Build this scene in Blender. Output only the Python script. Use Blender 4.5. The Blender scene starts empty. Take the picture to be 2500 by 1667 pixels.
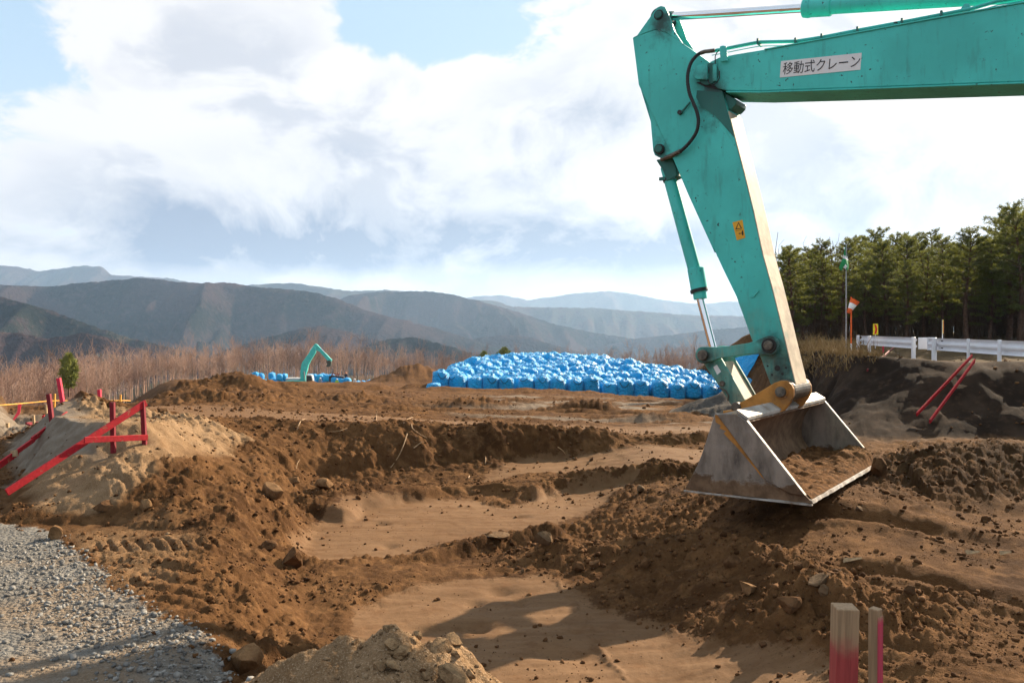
import bpy, bmesh, math, random
import numpy as np
from mathutils import Vector, Matrix, noise as mnoise

scene = bpy.context.scene
col = scene.collection
R = math.radians
random.seed(7)

# ------------------------------------------------------------------ camera
EYE = 1.6                       # eye height above the gravel track
F, CU, HV = 2018.0, 1250.0, 800.0   # focal length, centre column and horizon row of a 2500 px wide frame
cam_d = bpy.data.cameras.new('camera')
cam = bpy.data.objects.new('camera', cam_d)
col.objects.link(cam)
cam.location = (0, 0, EYE)
cam.rotation_euler = (R(90), 0, 0)
cam_d.sensor_width = 36.0
cam_d.lens = 36.0 * F / 2500.0
cam_d.shift_y = -33.5 / 2500.0
cam_d.clip_start = 0.1
cam_d.clip_end = 60000
scene.camera = cam

# ------------------------------------------------------------------ light
SUN_AZ, SUN_EL = R(43), R(27)
to_sun = Vector((math.sin(SUN_AZ) * math.cos(SUN_EL), math.cos(SUN_AZ) * math.cos(SUN_EL), math.sin(SUN_EL)))
sun_d = bpy.data.lights.new('sun', 'SUN')
sun_d.energy = 5.0
sun_d.angle = R(0.6)
sun_d.color = (1.0, 0.83, 0.62)
sun = bpy.data.objects.new('sun', sun_d)
sun.rotation_euler = to_sun.to_track_quat('Z', 'Y').to_euler()
sun.location = (40, 40, 60)
col.objects.link(sun)
scene.view_settings.view_transform = 'Standard'
scene.view_settings.look = 'None'
scene.view_settings.gamma = 1.0
scene.view_settings.exposure = 1.5
scene.view_settings.use_curve_mapping = False
scene.cycles.use_denoising = True
scene.cycles.max_bounces = 5
scene.cycles.diffuse_bounces = 2
scene.cycles.glossy_bounces = 2
scene.cycles.transmission_bounces = 2
scene.cycles.adaptive_threshold = 0.02
scene.cycles.transparent_max_bounces = 8
scene.cycles.volume_bounces = 1
scene.cycles.volume_step_rate = 4.0
scene.render.film_transparent = False


# ------------------------------------------------------------------ node helper
class NT:
    """short-hand for building node trees"""
    def __init__(self, tree):
        self.t = tree
    def n(self, typ, **props):
        nd = self.t.nodes.new(typ)
        for k, v in props.items():
            setattr(nd, k, v)
        return nd
    def put(self, sock, v):
        if v is None:
            return
        if isinstance(v, bpy.types.NodeSocket):
            self.t.links.new(v, sock)
        else:
            if isinstance(v, (tuple, list)) and len(v) == 3 and sock.type == 'RGBA':
                v = (*v, 1.0)
            sock.default_value = v
    def math(self, op, a, b=None, c=None, clamp=False):
        nd = self.n('ShaderNodeMath', operation=op, use_clamp=clamp)
        for s, v in zip(nd.inputs, (a, b, c)):
            self.put(s, v)
        return nd.outputs[0]
    def vmath(self, op, a, b=None, scale=None):
        nd = self.n('ShaderNodeVectorMath', operation=op)
        self.put(nd.inputs[0], a)
        if b is not None:
            self.put(nd.inputs[1], b)
        if scale is not None:
            self.put(nd.inputs['Scale'], scale)
        return nd.outputs['Value'] if op in ('DOT_PRODUCT', 'LENGTH') else nd.outputs[0]
    def noise(self, vec, scale, detail=4, rough=0.55, dist=0.0, lac=2.0):
        nd = self.n('ShaderNodeTexNoise')
        self.put(nd.inputs['Vector'], vec)
        nd.inputs['Scale'].default_value = scale
        nd.inputs['Detail'].default_value = detail
        nd.inputs['Roughness'].default_value = rough
        nd.inputs['Lacunarity'].default_value = lac
        nd.inputs['Distortion'].default_value = dist
        return nd.outputs['Fac']
    def voro(self, vec, scale, feature='F1', out='Distance', rnd=1.0):
        nd = self.n('ShaderNodeTexVoronoi', feature=feature)
        self.put(nd.inputs['Vector'], vec)
        nd.inputs['Scale'].default_value = scale
        nd.inputs['Randomness'].default_value = rnd
        return nd.outputs[out]
    def ramp(self, fac, lo, hi, smooth=True):
        nd = self.n('ShaderNodeMapRange', interpolation_type='SMOOTHSTEP' if smooth else 'LINEAR')
        self.put(nd.inputs['Value'], fac)
        self.put(nd.inputs['From Min'], lo)
        self.put(nd.inputs['From Max'], hi)
        return nd.outputs[0]
    def mix(self, fac, a, b, mode='MIX'):
        nd = self.n('ShaderNodeMix', data_type='RGBA', blend_type=mode)
        self.put(nd.inputs[0], fac)
        self.put(nd.inputs[6], a)
        self.put(nd.inputs[7], b)
        return nd.outputs[2]
    def attr(self, name, out='Fac'):
        nd = self.n('ShaderNodeAttribute', attribute_name=name)
        return nd.outputs[out]
    def bump(self, height, strength=0.5, dist=0.02):
        nd = self.n('ShaderNodeBump')
        self.put(nd.inputs['Height'], height)
        nd.inputs['Strength'].default_value = strength
        nd.inputs['Distance'].default_value = dist
        return nd.outputs[0]


# ------------------------------------------------------------------ sky: Nishita blue under broken cumulus
world = bpy.data.worlds.new('World')
scene.world = world
world.use_nodes = True
world.cycles.sampling_method = 'MANUAL'
world.cycles.sample_map_resolution = 256
wt = world.node_tree
wt.nodes.clear()
w = NT(wt)
out = w.n('ShaderNodeOutputWorld')
bg = w.n('ShaderNodeBackground')
wt.links.new(bg.outputs[0], out.inputs[0])
SKY_STRENGTH = 0.05
bg.inputs[1].default_value = SKY_STRENGTH
sky = w.n('ShaderNodeTexSky', sky_type='NISHITA', sun_disc=False)
sky.sun_elevation = SUN_EL
sky.sun_rotation = SUN_AZ
sky.altitude = 500
sky.air_density = 1.0
sky.dust_density = 2.0
sky.ozone_density = 1.0
d = w.n('ShaderNodeTexCoord').outputs['Generated']
sep = w.n('ShaderNodeSeparateXYZ')
wt.links.new(d, sep.inputs[0])
az = w.math('ARCTAN2', sep.outputs[0], sep.outputs[1])            # 0 straight ahead, + to the right
el = w.math('ARCSINE', sep.outputs[2])


def azel(u, v):
    x, z = (u - CU) / F, (HV - v) / F
    return math.atan2(x, 1.0), math.atan2(z, math.hypot(1.0, x))


comb = w.n('ShaderNodeCombineXYZ')
w.put(comb.inputs[0], az)
w.put(comb.inputs[1], w.math('MULTIPLY', el, 1.55))
comb.inputs[2].default_value = 3.7
P = comb.outputs[0]
# heavier flattening towards the horizon: stretch the elevation axis there
warp = w.n('ShaderNodeTexNoise')
w.put(warp.inputs['Vector'], P)
warp.inputs['Scale'].default_value = 2.2
warp.inputs['Detail'].default_value = 3
off = w.vmath('SCALE', w.vmath('SUBTRACT', warp.outputs['Color'], (0.5, 0.5, 0.5)), scale=0.35)
Pw = w.vmath('ADD', P, off)
shift = w.vmath('ADD', Pw, (0.035, 0.075, 0.0))                     # a step towards the sun, for cloud self-shading
dens0 = w.noise(Pw, 3.1, 7, 0.62)
dens1 = w.noise(shift, 3.1, 4, 0.55)


flatc = w.n('ShaderNodeCombineXYZ')
w.put(flatc.inputs[0], az)
w.put(flatc.inputs[1], el)


def blob(u, v, ru, rv):
    """soft patch of sky around a direction (angles, so it stays put in the world)"""
    a0, e0 = azel(u, v)
    sa, se = F / (1.75 * ru), F / (1.75 * rv)
    nd = w.n('ShaderNodeVectorMath', operation='MULTIPLY_ADD')
    w.put(nd.inputs[0], flatc.outputs[0])
    nd.inputs[1].default_value = (sa, se, 0)
    nd.inputs[2].default_value = (-a0 * sa, -e0 * se, 0)
    g = w.n('ShaderNodeTexGradient', gradient_type='SPHERICAL')
    w.put(g.inputs[0], nd.outputs[0])
    return g.outputs['Fac']


def total(items):
    acc = None
    for amp, b in items:
        acc = w.math('MULTIPLY', b, amp) if acc is None else w.math('MULTIPLY_ADD', b, amp, acc)
    return acc


# where clouds gather (+) and where the blue shows (-)
cover = total([(-0.30, blob(930, 60, 330, 110)), (-0.22, blob(330, 390, 260, 130)), (-0.22, blob(40, 140, 200, 130)),
               (-0.10, blob(1250, 130, 250, 90)),
               (0.22, blob(520, 150, 330, 190)), (0.22, blob(100, 430, 260, 180)), (0.20, blob(900, 420, 520, 260)),
               (0.25, blob(1900, 350, 600, 330)), (0.12, blob(1300, 560, 700, 130))])
dens = w.math('ADD', w.math('ADD', dens0, cover), 0.0)
mask = w.ramp(dens, 0.47, 0.545)
# thin veil so that the blue is pale, thicker to the horizon
veil = w.math('ADD', 0.34, w.math('MULTIPLY', w.ramp(el, R(20), R(0)), 0.45))
shade_n = w.math('SUBTRACT', dens1, dens0)                          # denser towards the sun = shaded side
dark = total([(0.55, blob(830, 500, 330, 110)), (0.40, blob(1330, 350, 190, 90)), (0.85, blob(1150, 600, 480, 55)),
              (0.75, blob(480, 560, 460, 65)), (0.60, blob(250, 610, 460, 40)), (0.35, blob(1400, 190, 210, 130)),
              (0.75, blob(2260, 470, 300, 110)), (0.8, blob(1550, 590, 360, 55)), (0.25, blob(2200, 330, 120, 60))])
thick = w.ramp(w.noise(Pw, 6.5, 6, 0.62), 0.36, 0.64)
shade = w.math('ADD', w.math('MULTIPLY', w.ramp(shade_n, -0.03, 0.10), 0.45),
               w.math('MULTIPLY', w.math('MULTIPLY', dark, 0.95), w.math('ADD', 0.16, thick)), clamp=True)
shade = w.math('MULTIPLY', shade, w.ramp(dens, 0.47, 0.66))
# brighter towards the sun
sd = w.n('ShaderNodeCombineXYZ')
for i in range(3):
    sd.inputs[i].default_value = to_sun[i]
cosang = w.vmath('DOT_PRODUCT', d, sd.outputs[0])
glow = w.math('POWER', w.math('MAXIMUM', cosang, 0.0), 5.0)
lit = w.mix(glow, (7.1, 7.0, 7.1), (8.2, 7.9, 7.6))
grey = w.mix(glow, (2.5, 3.05, 4.05), (3.5, 4.05, 4.9))
cloud = w.mix(shade, lit, grey)
blue = w.mix(0.55, w.vmath('SCALE', sky.outputs[0], scale=0.95), (3.4, 5.9, 8.0))
clear = w.mix(veil, blue, (6.0, 6.7, 7.5))
skyc = w.mix(w.math('MULTIPLY', mask, 0.97), clear, cloud)
# pale band at the horizon, below it plain haze colour
skyc = w.mix(w.math('MULTIPLY', w.ramp(el, R(3.0), R(0.5)), 0.35), skyc, (5.4, 5.7, 6.3))
w.put(bg.inputs[0], skyc)

# ------------------------------------------------------------------ object helpers
def link(o, parent=None):
    col.objects.link(o)
    if parent is not None:
        o.parent = parent
    return o


def tag(o, label=None, cat=None, group=None, kind=None):
    if label:
        o['label'] = label
    if cat:
        o['category'] = cat
    if group:
        o['group'] = group
    if kind:
        o['kind'] = kind
    return o


def empty(name, loc=(0, 0, 0), rot=(0, 0, 0)):
    o = bpy.data.objects.new(name, None)
    o.empty_display_size = 0.3
    o.location = loc
    o.rotation_euler = rot
    return link(o)


def mesh_np(name, V, Fq, smooth=False):
    """mesh from numpy vertices and an (n,3) or (n,4) face array"""
    V = np.asarray(V, dtype=np.float32)
    Fq = np.asarray(Fq, dtype=np.int32)
    m = bpy.data.meshes.new(name)
    m.vertices.add(len(V))
    m.vertices.foreach_set('co', V.ravel())
    k = Fq.shape[1]
    m.loops.add(Fq.size)
    m.loops.foreach_set('vertex_index', Fq.ravel())
    m.polygons.add(len(Fq))
    m.polygons.foreach_set('loop_start', np.arange(0, Fq.size, k, dtype=np.int32))
    m.polygons.foreach_set('loop_total', np.full(len(Fq), k, dtype=np.int32))
    m.update(calc_edges=True)
    m.validate()
    if smooth:
        m.polygons.foreach_set('use_smooth', np.ones(len(Fq), dtype=bool))
    return m


class MB:
    """collects simple solids into one mesh"""
    def __init__(self):
        self.bm = bmesh.new()
    def prism(self, pts, a, b, axis=1):
        """closed outline pts (two coordinates) swept along the third axis from a to b"""
        def mk(p, t):
            if axis == 1:
                return (p[0], t, p[1])
            if axis == 0:
                return (t, p[0], p[1])
            return (p[0], p[1], t)
        A = [self.bm.verts.new(mk(p, a)) for p in pts]
        B = [self.bm.verts.new(mk(p, b)) for p in pts]
        n = len(pts)
        self.bm.faces.new(A)
        self.bm.faces.new(B[::-1])
        for i in range(n):
            j = (i + 1) % n
            self.bm.faces.new((A[j], A[i], B[i], B[j]))
        return self
    def loft(self, ringA, ringB):
        A = [self.bm.verts.new(p) for p in ringA]
        B = [self.bm.verts.new(p) for p in ringB]
        n = len(A)
        self.bm.faces.new(A)
        self.bm.faces.new(B[::-1])
        for i in range(n):
            j = (i + 1) % n
            self.bm.faces.new((A[j], A[i], B[i], B[j]))
        return self
    def box(self, c, size, rot=None):
        hx, hy, hz = (s / 2 for s in size)
        pts = [Vector((x, y, z)) for x in (-hx, hx) for y in (-hy, hy) for z in (-hz, hz)]
        if rot is not None:
            pts = [rot @ p for p in pts]
        v = [self.bm.verts.new(p + Vector(c)) for p in pts]
        for f in ((0, 1, 3, 2), (4, 6, 7, 5), (0, 4, 5, 1), (2, 3, 7, 6), (0, 2, 6, 4), (1, 5, 7, 3)):
            self.bm.faces.new([v[i] for i in f])
        return self
    def bar(self, p, q, wd, th, up=(0, 0, 1)):
        """board of width wd and thickness th from p to q"""
        p, q = Vector(p), Vector(q)
        ax = (q - p)
        L = ax.length
        ax.normalize()
        up = Vector(up)
        side = ax.cross(up)
        if side.length < 1e-4:
            side = ax.cross(Vector((0, 1, 0)))
        side.normalize()
        upv = side.cross(ax)
        m = Matrix((ax, side, upv)).transposed()
        return self.box((p + q) / 2, (L, th, wd), m)
    def tube(self, pts, rad, n=10, cap=True):
        pts = [Vector(p) for p in pts]
        if not hasattr(rad, '__len__'):
            rad = [rad] * len(pts)
        rings = []
        prev = None
        for i, p in enumerate(pts):
            t = (pts[min(i + 1, len(pts) - 1)] - pts[max(i - 1, 0)]).normalized()
            if prev is None:
                a = t.orthogonal().normalized()
            else:
                a = (prev - t * prev.dot(t)).normalized()
            prev = a
            b = t.cross(a)
            rings.append([self.bm.verts.new(p + (a * math.cos(2 * math.pi * k / n) + b * math.sin(2 * math.pi * k / n)) * rad[i])
                          for k in range(n)])
        for r0, r1 in zip(rings, rings[1:]):
            for k in range(n):
                j = (k + 1) % n
                self.bm.faces.new((r0[k], r0[j], r1[j], r1[k]))
        if cap:
            self.bm.faces.new(rings[0][::-1])
            self.bm.faces.new(rings[-1])
        return self
    def done(self, name, mat, parent=None, bevel=0.0, smooth=False, angle=30):
        bm = self.bm
        bmesh.ops.recalc_face_normals(bm, faces=bm.faces)
        if bevel:
            ed = [e for e in bm.edges if len(e.link_faces) == 2 and e.calc_face_angle(0) > R(28)]
            bmesh.ops.bevel(bm, geom=ed, offset=bevel, segments=1, affect='EDGES', clamp_overlap=True)
        me = bpy.data.meshes.new(name)
        bm.to_mesh(me)
        bm.free()
        if smooth:
            me.polygons.foreach_set('use_smooth', np.ones(len(me.polygons), dtype=bool))
            try:
                me.set_sharp_from_angle(angle=R(angle))
            except Exception:
                pass
        o = bpy.data.objects.new(name, me)
        me.materials.append(mat)
        return link(o, parent)


def mesh_obj(name, me, mat, parent=None):
    o = bpy.data.objects.new(name, me)
    if mat is not None and len(me.materials) == 0:
        me.materials.append(mat)
    return link(o, parent)


def copy_tree(o, parent=None):
    c = o.copy()
    col.objects.link(c)
    c.parent = parent
    for ch in list(o.children):
        copy_tree(ch, c)
    return c


def at(u, v, Y):
    """world point at depth Y along the sight line of photo pixel (u, v)"""
    return Vector(((u - CU) / F * Y, Y, EYE - (v - HV) / F * Y))


def gp(u, v, z):
    """where that sight line meets height z"""
    Y = (EYE - z) * F / (v - HV)
    return ((u - CU) / F * Y, Y)


# ------------------------------------------------------------------ numpy noise
def _hash(ix, iy, seed):
    n = (ix.astype(np.int64) * 374761393 + iy.astype(np.int64) * 668265263 + seed * 1442695040888963) & 0xFFFFFFFF
    n = ((n ^ (n >> 13)) * 1274126177) & 0xFFFFFFFF
    n = ((n ^ (n >> 16)) * 2246822519) & 0xFFFFFFFF
    return ((n ^ (n >> 15)) & 0xFFFFFF) / float(0xFFFFFF)


def vnoise(x, y, seed=0):
    ix, iy = np.floor(x), np.floor(y)
    fx, fy = x - ix, y - iy
    fx = fx * fx * fx * (fx * (fx * 6 - 15) + 10)
    fy = fy * fy * fy * (fy * (fy * 6 - 15) + 10)
    a, b = _hash(ix, iy, seed), _hash(ix + 1, iy, seed)
    c, e = _hash(ix, iy + 1, seed), _hash(ix + 1, iy + 1, seed)
    return (a + (b - a) * fx) * (1 - fy) + (c + (e - c) * fx) * fy


def fbm(x, y, scale, octv=5, gain=0.5, seed=0, ridge=False):
    x, y = x * scale, y * scale
    s, amp, tot = 0.0, 1.0, 0.0
    for i in range(octv):
        c, sn = math.cos(0.6 * i + 0.3), math.sin(0.6 * i + 0.3)
        v = vnoise(x * c - y * sn + 17.3 * i, x * sn + y * c - 9.1 * i, seed + i)
        v = 1 - np.abs(2 * v - 1) if ridge else v
        s = s + amp * v
        tot += amp
        amp *= gain
        x, y = x * 2.03, y * 2.03
    return s / tot


def worley(x, y, seed=0):
    """distance to the nearest of one jittered point per cell"""
    ix, iy = np.floor(x), np.floor(y)
    best = np.full(x.shape, 9.0)
    for di in (-1, 0, 1):
        for dj in (-1, 0, 1):
            cx_, cy_ = ix + di, iy + dj
            px = cx_ + _hash(cx_, cy_, seed)
            py = cy_ + _hash(cx_, cy_, seed + 7)
            best = np.minimum(best, (x - px) ** 2 + (y - py) ** 2)
    return np.sqrt(best)


def sstep(a, b, x):
    t = np.clip((x - a) / (b - a), 0, 1)
    return t * t * (3 - 2 * t)


def poly_dist(X, Y, pts, closed=True):
    best = np.full(X.shape, 1e9)
    n = len(pts)
    for i in range(n if closed else n - 1):
        ax, ay = pts[i]
        bx, by = pts[(i + 1) % n]
        dx, dy = bx - ax, by - ay
        L2 = dx * dx + dy * dy + 1e-12
        t = np.clip(((X - ax) * dx + (Y - ay) * dy) / L2, 0, 1)
        best = np.minimum(best, (X - ax - t * dx) ** 2 + (Y - ay - t * dy) ** 2)
    return np.sqrt(best)


def poly_in(X, Y, pts):
    inside = np.zeros(X.shape, dtype=bool)
    n = len(pts)
    for i in range(n):
        ax, ay = pts[i]
        bx, by = pts[(i + 1) % n]
        cond = (ay > Y) != (by > Y)
        with np.errstate(divide='ignore', invalid='ignore'):
            xi = (bx - ax) * (Y - ay) / (by - ay + 1e-15) + ax
        inside ^= cond & (X < xi)
    return inside


def poly_mask(X, Y, pts, feather):
    dd = poly_dist(X, Y, pts)
    sgn = np.where(poly_in(X, Y, pts), dd, -dd)
    return sstep(-feather, feather, sgn)


def ridge_line(X, Y, pts3):
    """distance to a polyline and the height interpolated along it"""
    best = np.full(X.shape, 1e9)
    hz = np.zeros(X.shape)
    for (ax, ay, az_), (bx, by, bz) in zip(pts3, pts3[1:]):
        dx, dy = bx - ax, by - ay
        t = np.clip(((X - ax) * dx + (Y - ay) * dy) / (dx * dx + dy * dy), 0, 1)
        dd = (X - ax - t * dx) ** 2 + (Y - ay - t * dy) ** 2
        m = dd < best
        best = np.where(m, dd, best)
        hz = np.where(m, az_ + t * (bz - az_), hz)
    return np.sqrt(best), hz

# ------------------------------------------------------------------ terrain height
PIT_TOE = [(-4.15, 6.75), (-3.1, 6.6), (-2.45, 6.5), (-2.45, 7.4), (-2.75, 8.5), (-3.05, 10.2), (-2.5, 10.85), (-1.0, 11.55),
           (0.3, 12.1), (2.0, 12.5), (3.0, 12.75), (3.5, 13.1), (6, 13.4), (20000, 13.4), (20000, 20000), (-20000, 20000), (-20000, 22),
           (-12, 19), (-8, 12.6), (-6.7, 10.7), (-4.95, 8.2)]
PIT_TOP = [(-4.15, 8.35), (-3.75, 8.3), (-3.85, 8.9), (-3.98, 9.7), (-4.05, 11.3), (-3.7, 11.6), (-1.0, 12.2), (1.6, 12.75),
           (3.2, 13.0), (3.7, 13.6), (6, 14.6), (20000, 14.6), (20000, 20000), (-20000, 20000), (-20000, 24), (-13, 21), (-8.6, 14.4),
           (-6.1, 11.4), (-5.5, 10.1), (-4.7, 8.9)]
CUT_TOE = [(95, 13.2), (12, 13.9), (8.8, 14.2), (7.2, 14.5), (5.5, 14.6), (5.9, 16.5), (7.3, 21), (11.2, 36), (16, 60), (24, 90), (95, 90)]
CUT_TOP = [(95, 16.4), (12.5, 16.2), (10.2, 16.5), (8.8, 17), (7.7, 18.2), (8.1, 21), (10.6, 30), (15, 45), (20, 60), (30, 84), (95, 84)]


def L3(pts):
    return [(*gp(u, v, z), z) for u, v, z in pts]


WINDROW = L3([(600, 1490, -.2), (700, 1445, -.29), (800, 1415, -.34), (900, 1388, -.36), (1100, 1340, -.36), (1250, 1308, -.34), (1340, 1290, -.3)])
LOOSE = L3([(1330, 1335, -.22), (1450, 1335, -.16), (1580, 1325, -.08), (1720, 1305, .0), (1830, 1335, .02), (1960, 1385, .05), (2060, 1440, .04), (2150, 1490, .0)])
STEP = [gp(u, v, -.36) for u, v in ((820, 1252), (900, 1222), (1000, 1200), (1150, 1180), (1240, 1185), (1290, 1200), (1350, 1180), (1500, 1172), (1720, 1180), (1900, 1180), (1900, 1090), (600, 1090), (620, 1230))]
HEAP = L3([(2110, 1140, .22), (2200, 1118, .3), (2300, 1112, .36), (2420, 1094, .42), (2500, 1098, .42), (2700, 1100, .42)])
RUTS = [L3([(2000, 1275, .05), (2150, 1292, .03), (2300, 1318, .03), (2500, 1352, .03), (2700, 1380, .03)]),
        L3([(2060, 1395, .02), (2200, 1415, .0), (2300, 1440, .0), (2500, 1490, .0), (2700, 1540, .0)])]
FLAT_A = [gp(u, v, -.47) for u, v in ((705, 1350), (760, 1290), (860, 1240), (1000, 1222), (1140, 1215), (1240, 1235), (1310, 1215), (1400, 1195), (1560, 1190), (1450, 1250), (1290, 1290), (1100, 1325), (960, 1362), (820, 1405), (745, 1415), (770, 1375))]
FLAT_B = [gp(u, v, -.36) for u, v in ((1170, 1170), (1210, 1150), (1290, 1128), (1400, 1122), (1760, 1118), (1760, 1166), (1600, 1160), (1500, 1165), (1380, 1158), (1280, 1162))]
FLAT_C = [gp(u, v, z) for u, v, z in ((860, 1500, -.3), (930, 1460, -.3), (1010, 1432, -.3), (1150, 1412, -.3), (1310, 1402, -.3), (1390, 1436, -.28), (1480, 1455, -.22), (1600, 1462, -.14), (1780, 1490, -.03), (1950, 1512, .02), (2030, 1560, .02), (2060, 1690, .02), (1600, 1750, -.2), (850, 1750, -.3))]
SLOPE_GREY = [(-4.1, 7.9), (-3.85, 7.7), (-4.3, 8.6), (-5.3, 10.2), (-6.0, 11.3), (-6.6, 10.8), (-4.9, 8.1)]
GRAVEL = [gp(u, v, 0) for u, v in ((-400, 1270), (0, 1283), (60, 1290), (100, 1304), (165, 1345), (255, 1405), (350, 1490), (430, 1528), (520, 1578), (560, 1640), (640, 1760), (500, 2300))] + [(-2.0, 0.5), (-8, 0.5), (-8, 6.4)]
MOUNDS = [  # u, v of the peak, depth, half widths across and along, height
    (545, 922, 27.0, 1.2, 1.6, .42), (620, 925, 27.5, 1.5, 1.8, .40), (450, 952, 26.0, 1.5, 1.5, .34), (710, 952, 28.0, 2.4, 1.8, .34), (570, 965, 24.5, 1.3, .9, .30), (400, 965, 24.0, 1.2, .9, .25),
    (640, 985, 21.5, 1.6, 1.0, .30), (860, 985, 24.0, 1.5, .9, .35), (1130, 990, 23.0, 1.3, .6, .25), (530, 985, 20.0, 1.8, 1.1, .3),
    (1240, 975, 28.0, 1.0, .5, .2), (1420, 995, 22.0, .9, .5, .25), (1000, 925, 95, 3.6, 5, 1.5), (1050, 935, 95, 4, 4, .9),
    (1470, 958, 47, 2.4, 1.4, .2), (1560, 960, 45, 1.6, 1.2, .2), (180, 990, 10.6, .55, .5, .17)]
PRINTS = [(1050, 1545, .13, .05), (1135, 1534, .11, .05), (1178, 1537, .07, .045), (1222, 1449, .1, .05), (1160, 1478, .07, .04), (1150, 1555, .07, .03),
          (1265, 1260, .16, .05), (930, 1278, .1, .04), (950, 1335, .08, .05), (1425, 1608, .12, .09), (1270, 1480, .05, .04), (1345, 1600, .1, .05)]


def z_plateau(X, Y):
    z = -.05 - .062 * (np.minimum(Y, 190) - 12.5)
    near = sstep(26, 13, Y)
    z = z - .06 * (np.clip(X - 1.6, -9, .3) + 3.7 * sstep(3.8, 5.5, X)) * near - (.02 * np.clip(X, -40, 0) + .045 * np.clip(X, 0, 22)) * sstep(20, 45, Y)
    z = z - .85 * sstep(-5.6, -8.5, X) * sstep(22, 12, Y) * sstep(7, 9, Y)
    z = z + .06 * sstep(-3.0, -3.7, X) * sstep(10.4, 8.6, Y)
    return z


def terrain(X, Y):
    """height of the ground and the soil masks at world X, Y"""
    X = np.asarray(X, dtype=np.float64)
    Y = np.asarray(Y, dtype=np.float64)
    k = np.clip(Y / 9.0, .25, 3.0)
    jx = X + .30 * k * (fbm(X, Y, 1.3, 3, seed=11) - .5) + .10 * (fbm(X, Y, 6.0, 2, seed=12) - .5)
    jy = Y + .30 * k * (fbm(X, Y, 1.3, 3, seed=21) - .5) + .10 * (fbm(X, Y, 6.0, 2, seed=22) - .5)
    M = {}
    # ---- low ground: gravel shelf, pit floor, rough right side
    rim = [(-1.3, 3.0), (-1.45, 4.1), (-1.62, 4.6), (-1.75, 5.2), (-2.0, 5.9), (-2.25, 6.6), (-2.3, 7.5), (-2.6, 8.6), (-2.9, 10)]
    ry = np.array([p[1] for p in rim])
    rx = np.interp(jy, ry, np.array([p[0] for p in rim]))
    inpit = sstep(-.25, .55, jx - rx) * sstep(2.6, 3.6, jy)
    floor = -.30 - .17 * sstep(6.3, 7.6, jy) * sstep(2.2, .6, jx) - .0 * jy
    right = sstep(1.0, 2.6, jx - .15 * (jy - 6))
    floor = floor * (1 - right) + right * (.02 + .06 * sstep(4, 7, jy) - .46 * sstep(8.8, 10.8, jy))
    low = floor * inpit
    st = poly_mask(jx, jy, STEP, .10)
    low = low + st * .12 * inpit
    # trough under the far wall on the left
    low = low - .10 * sstep(.7, .0, np.abs(jy - (11.0 + .28 * jx))) * sstep(.2, -.8, jx) * inpit
    dd, hz = ridge_line(jx, jy, WINDROW)
    low = np.maximum(low, hz + .02 - .8 * np.maximum(dd - .04, 0))
    dd, hz = ridge_line(jx, jy, LOOSE)
    loose = sstep(.75, .15, dd)
    low = np.maximum(low, hz - .42 * np.maximum(dd - .06, 0))
    dd, hz = ridge_line(jx, jy, HEAP)
    heap = sstep(1.9, .6, dd)
    low = np.maximum(low, hz - .20 * np.maximum(dd - .1, 0) - .02 * dd * dd)
    low = low + .16 * np.exp(-(((X - 2.6) / .9) ** 2 + ((Y - 7.3) / .8) ** 2))     # soil under the bucket
    for r in RUTS:
        dd, hz = ridge_line(X, Y, r)
        dd = dd + .10 * (fbm(X, Y, 5, 3, seed=43) - .5)
        low = low - (.030 * np.exp(-(dd / .08) ** 2) - .02 * np.exp(-((dd - .2) / .09) ** 2)) * (.3 + 1.4 * sstep(.35, .6, fbm(X, Y, 1.5, 2, seed=44)))
    # foreground sand mound
    cx = np.interp(X, [-1.6, -1.15, -.87, -.65, -.40, -.22, -.07, .12, .35, .7], [.05, .28, .42, .49, .585, .53, .43, .30, .16, .0])
    sand_m = sstep(1.9, 2.75, Y) * sstep(3.75, 2.72, Y)
    ydrop = np.where(Y > 2.72, .75, .20) * np.abs(Y - 2.72)
    mound = (cx + .05 * (fbm(X, Y, 5.0, 4, seed=77) - .5) - ydrop)
    isand = sstep(-.12, .12, mound - low)
    low = np.maximum(low, mound)
    # ---- high ground behind the pit and the bank on the left
    zt = z_plateau(X, Y)
    it, ie = poly_in(jx, jy, PIT_TOP), poly_in(jx, jy, PIT_TOE)
    dt, de = poly_dist(jx, jy, PIT_TOP), poly_dist(jx, jy, PIT_TOE)
    f = np.where(it, 1.0, np.where(ie, de / (de + dt + 1e-6), 0.0))
    fs = np.where((jx > -3.2) & (jy > 10), np.clip(1.25 * f, 0, 1) ** .85, f)
    z = low * (1 - fs) + zt * fs
    wall = np.where(ie & ~it, 1.0, 0.0)
    # ---- the cut slope with the guard rail on the right
    it2, ie2 = poly_in(jx, jy, CUT_TOP), poly_in(jx, jy, CUT_TOE)
    dt2, de2 = poly_dist(jx, jy, CUT_TOP), poly_dist(jx, jy, CUT_TOE)
    f2 = np.where(it2, 1.0, np.where(ie2, de2 / (de2 + dt2 + 1e-6), 0.0))
    f2 = f2 * f2 * (3 - 2 * f2) * .35 + f2 * .65
    inn = np.where(it2, dt2, 0)
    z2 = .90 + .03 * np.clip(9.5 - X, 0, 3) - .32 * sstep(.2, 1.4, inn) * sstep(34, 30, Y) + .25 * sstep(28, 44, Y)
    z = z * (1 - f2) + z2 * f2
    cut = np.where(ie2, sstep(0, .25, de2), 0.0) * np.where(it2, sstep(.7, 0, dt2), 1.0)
    # ---- spoil heaps on the plateau
    heaps = np.zeros_like(X)
    for u, v, D, wx, wy, h in MOUNDS:
        c = at(u, v, D)
        g = np.exp(-(((X - c.x) / wx) ** 2 + ((Y - D) / wy) ** 2))
        z = z + h * g * (.75 + .5 * fbm(X, Y, 1.0, 3, seed=31))
        heaps = np.maximum(heaps, sstep(.08, .4, g))
    c = at(1855, 790, 63)
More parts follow.
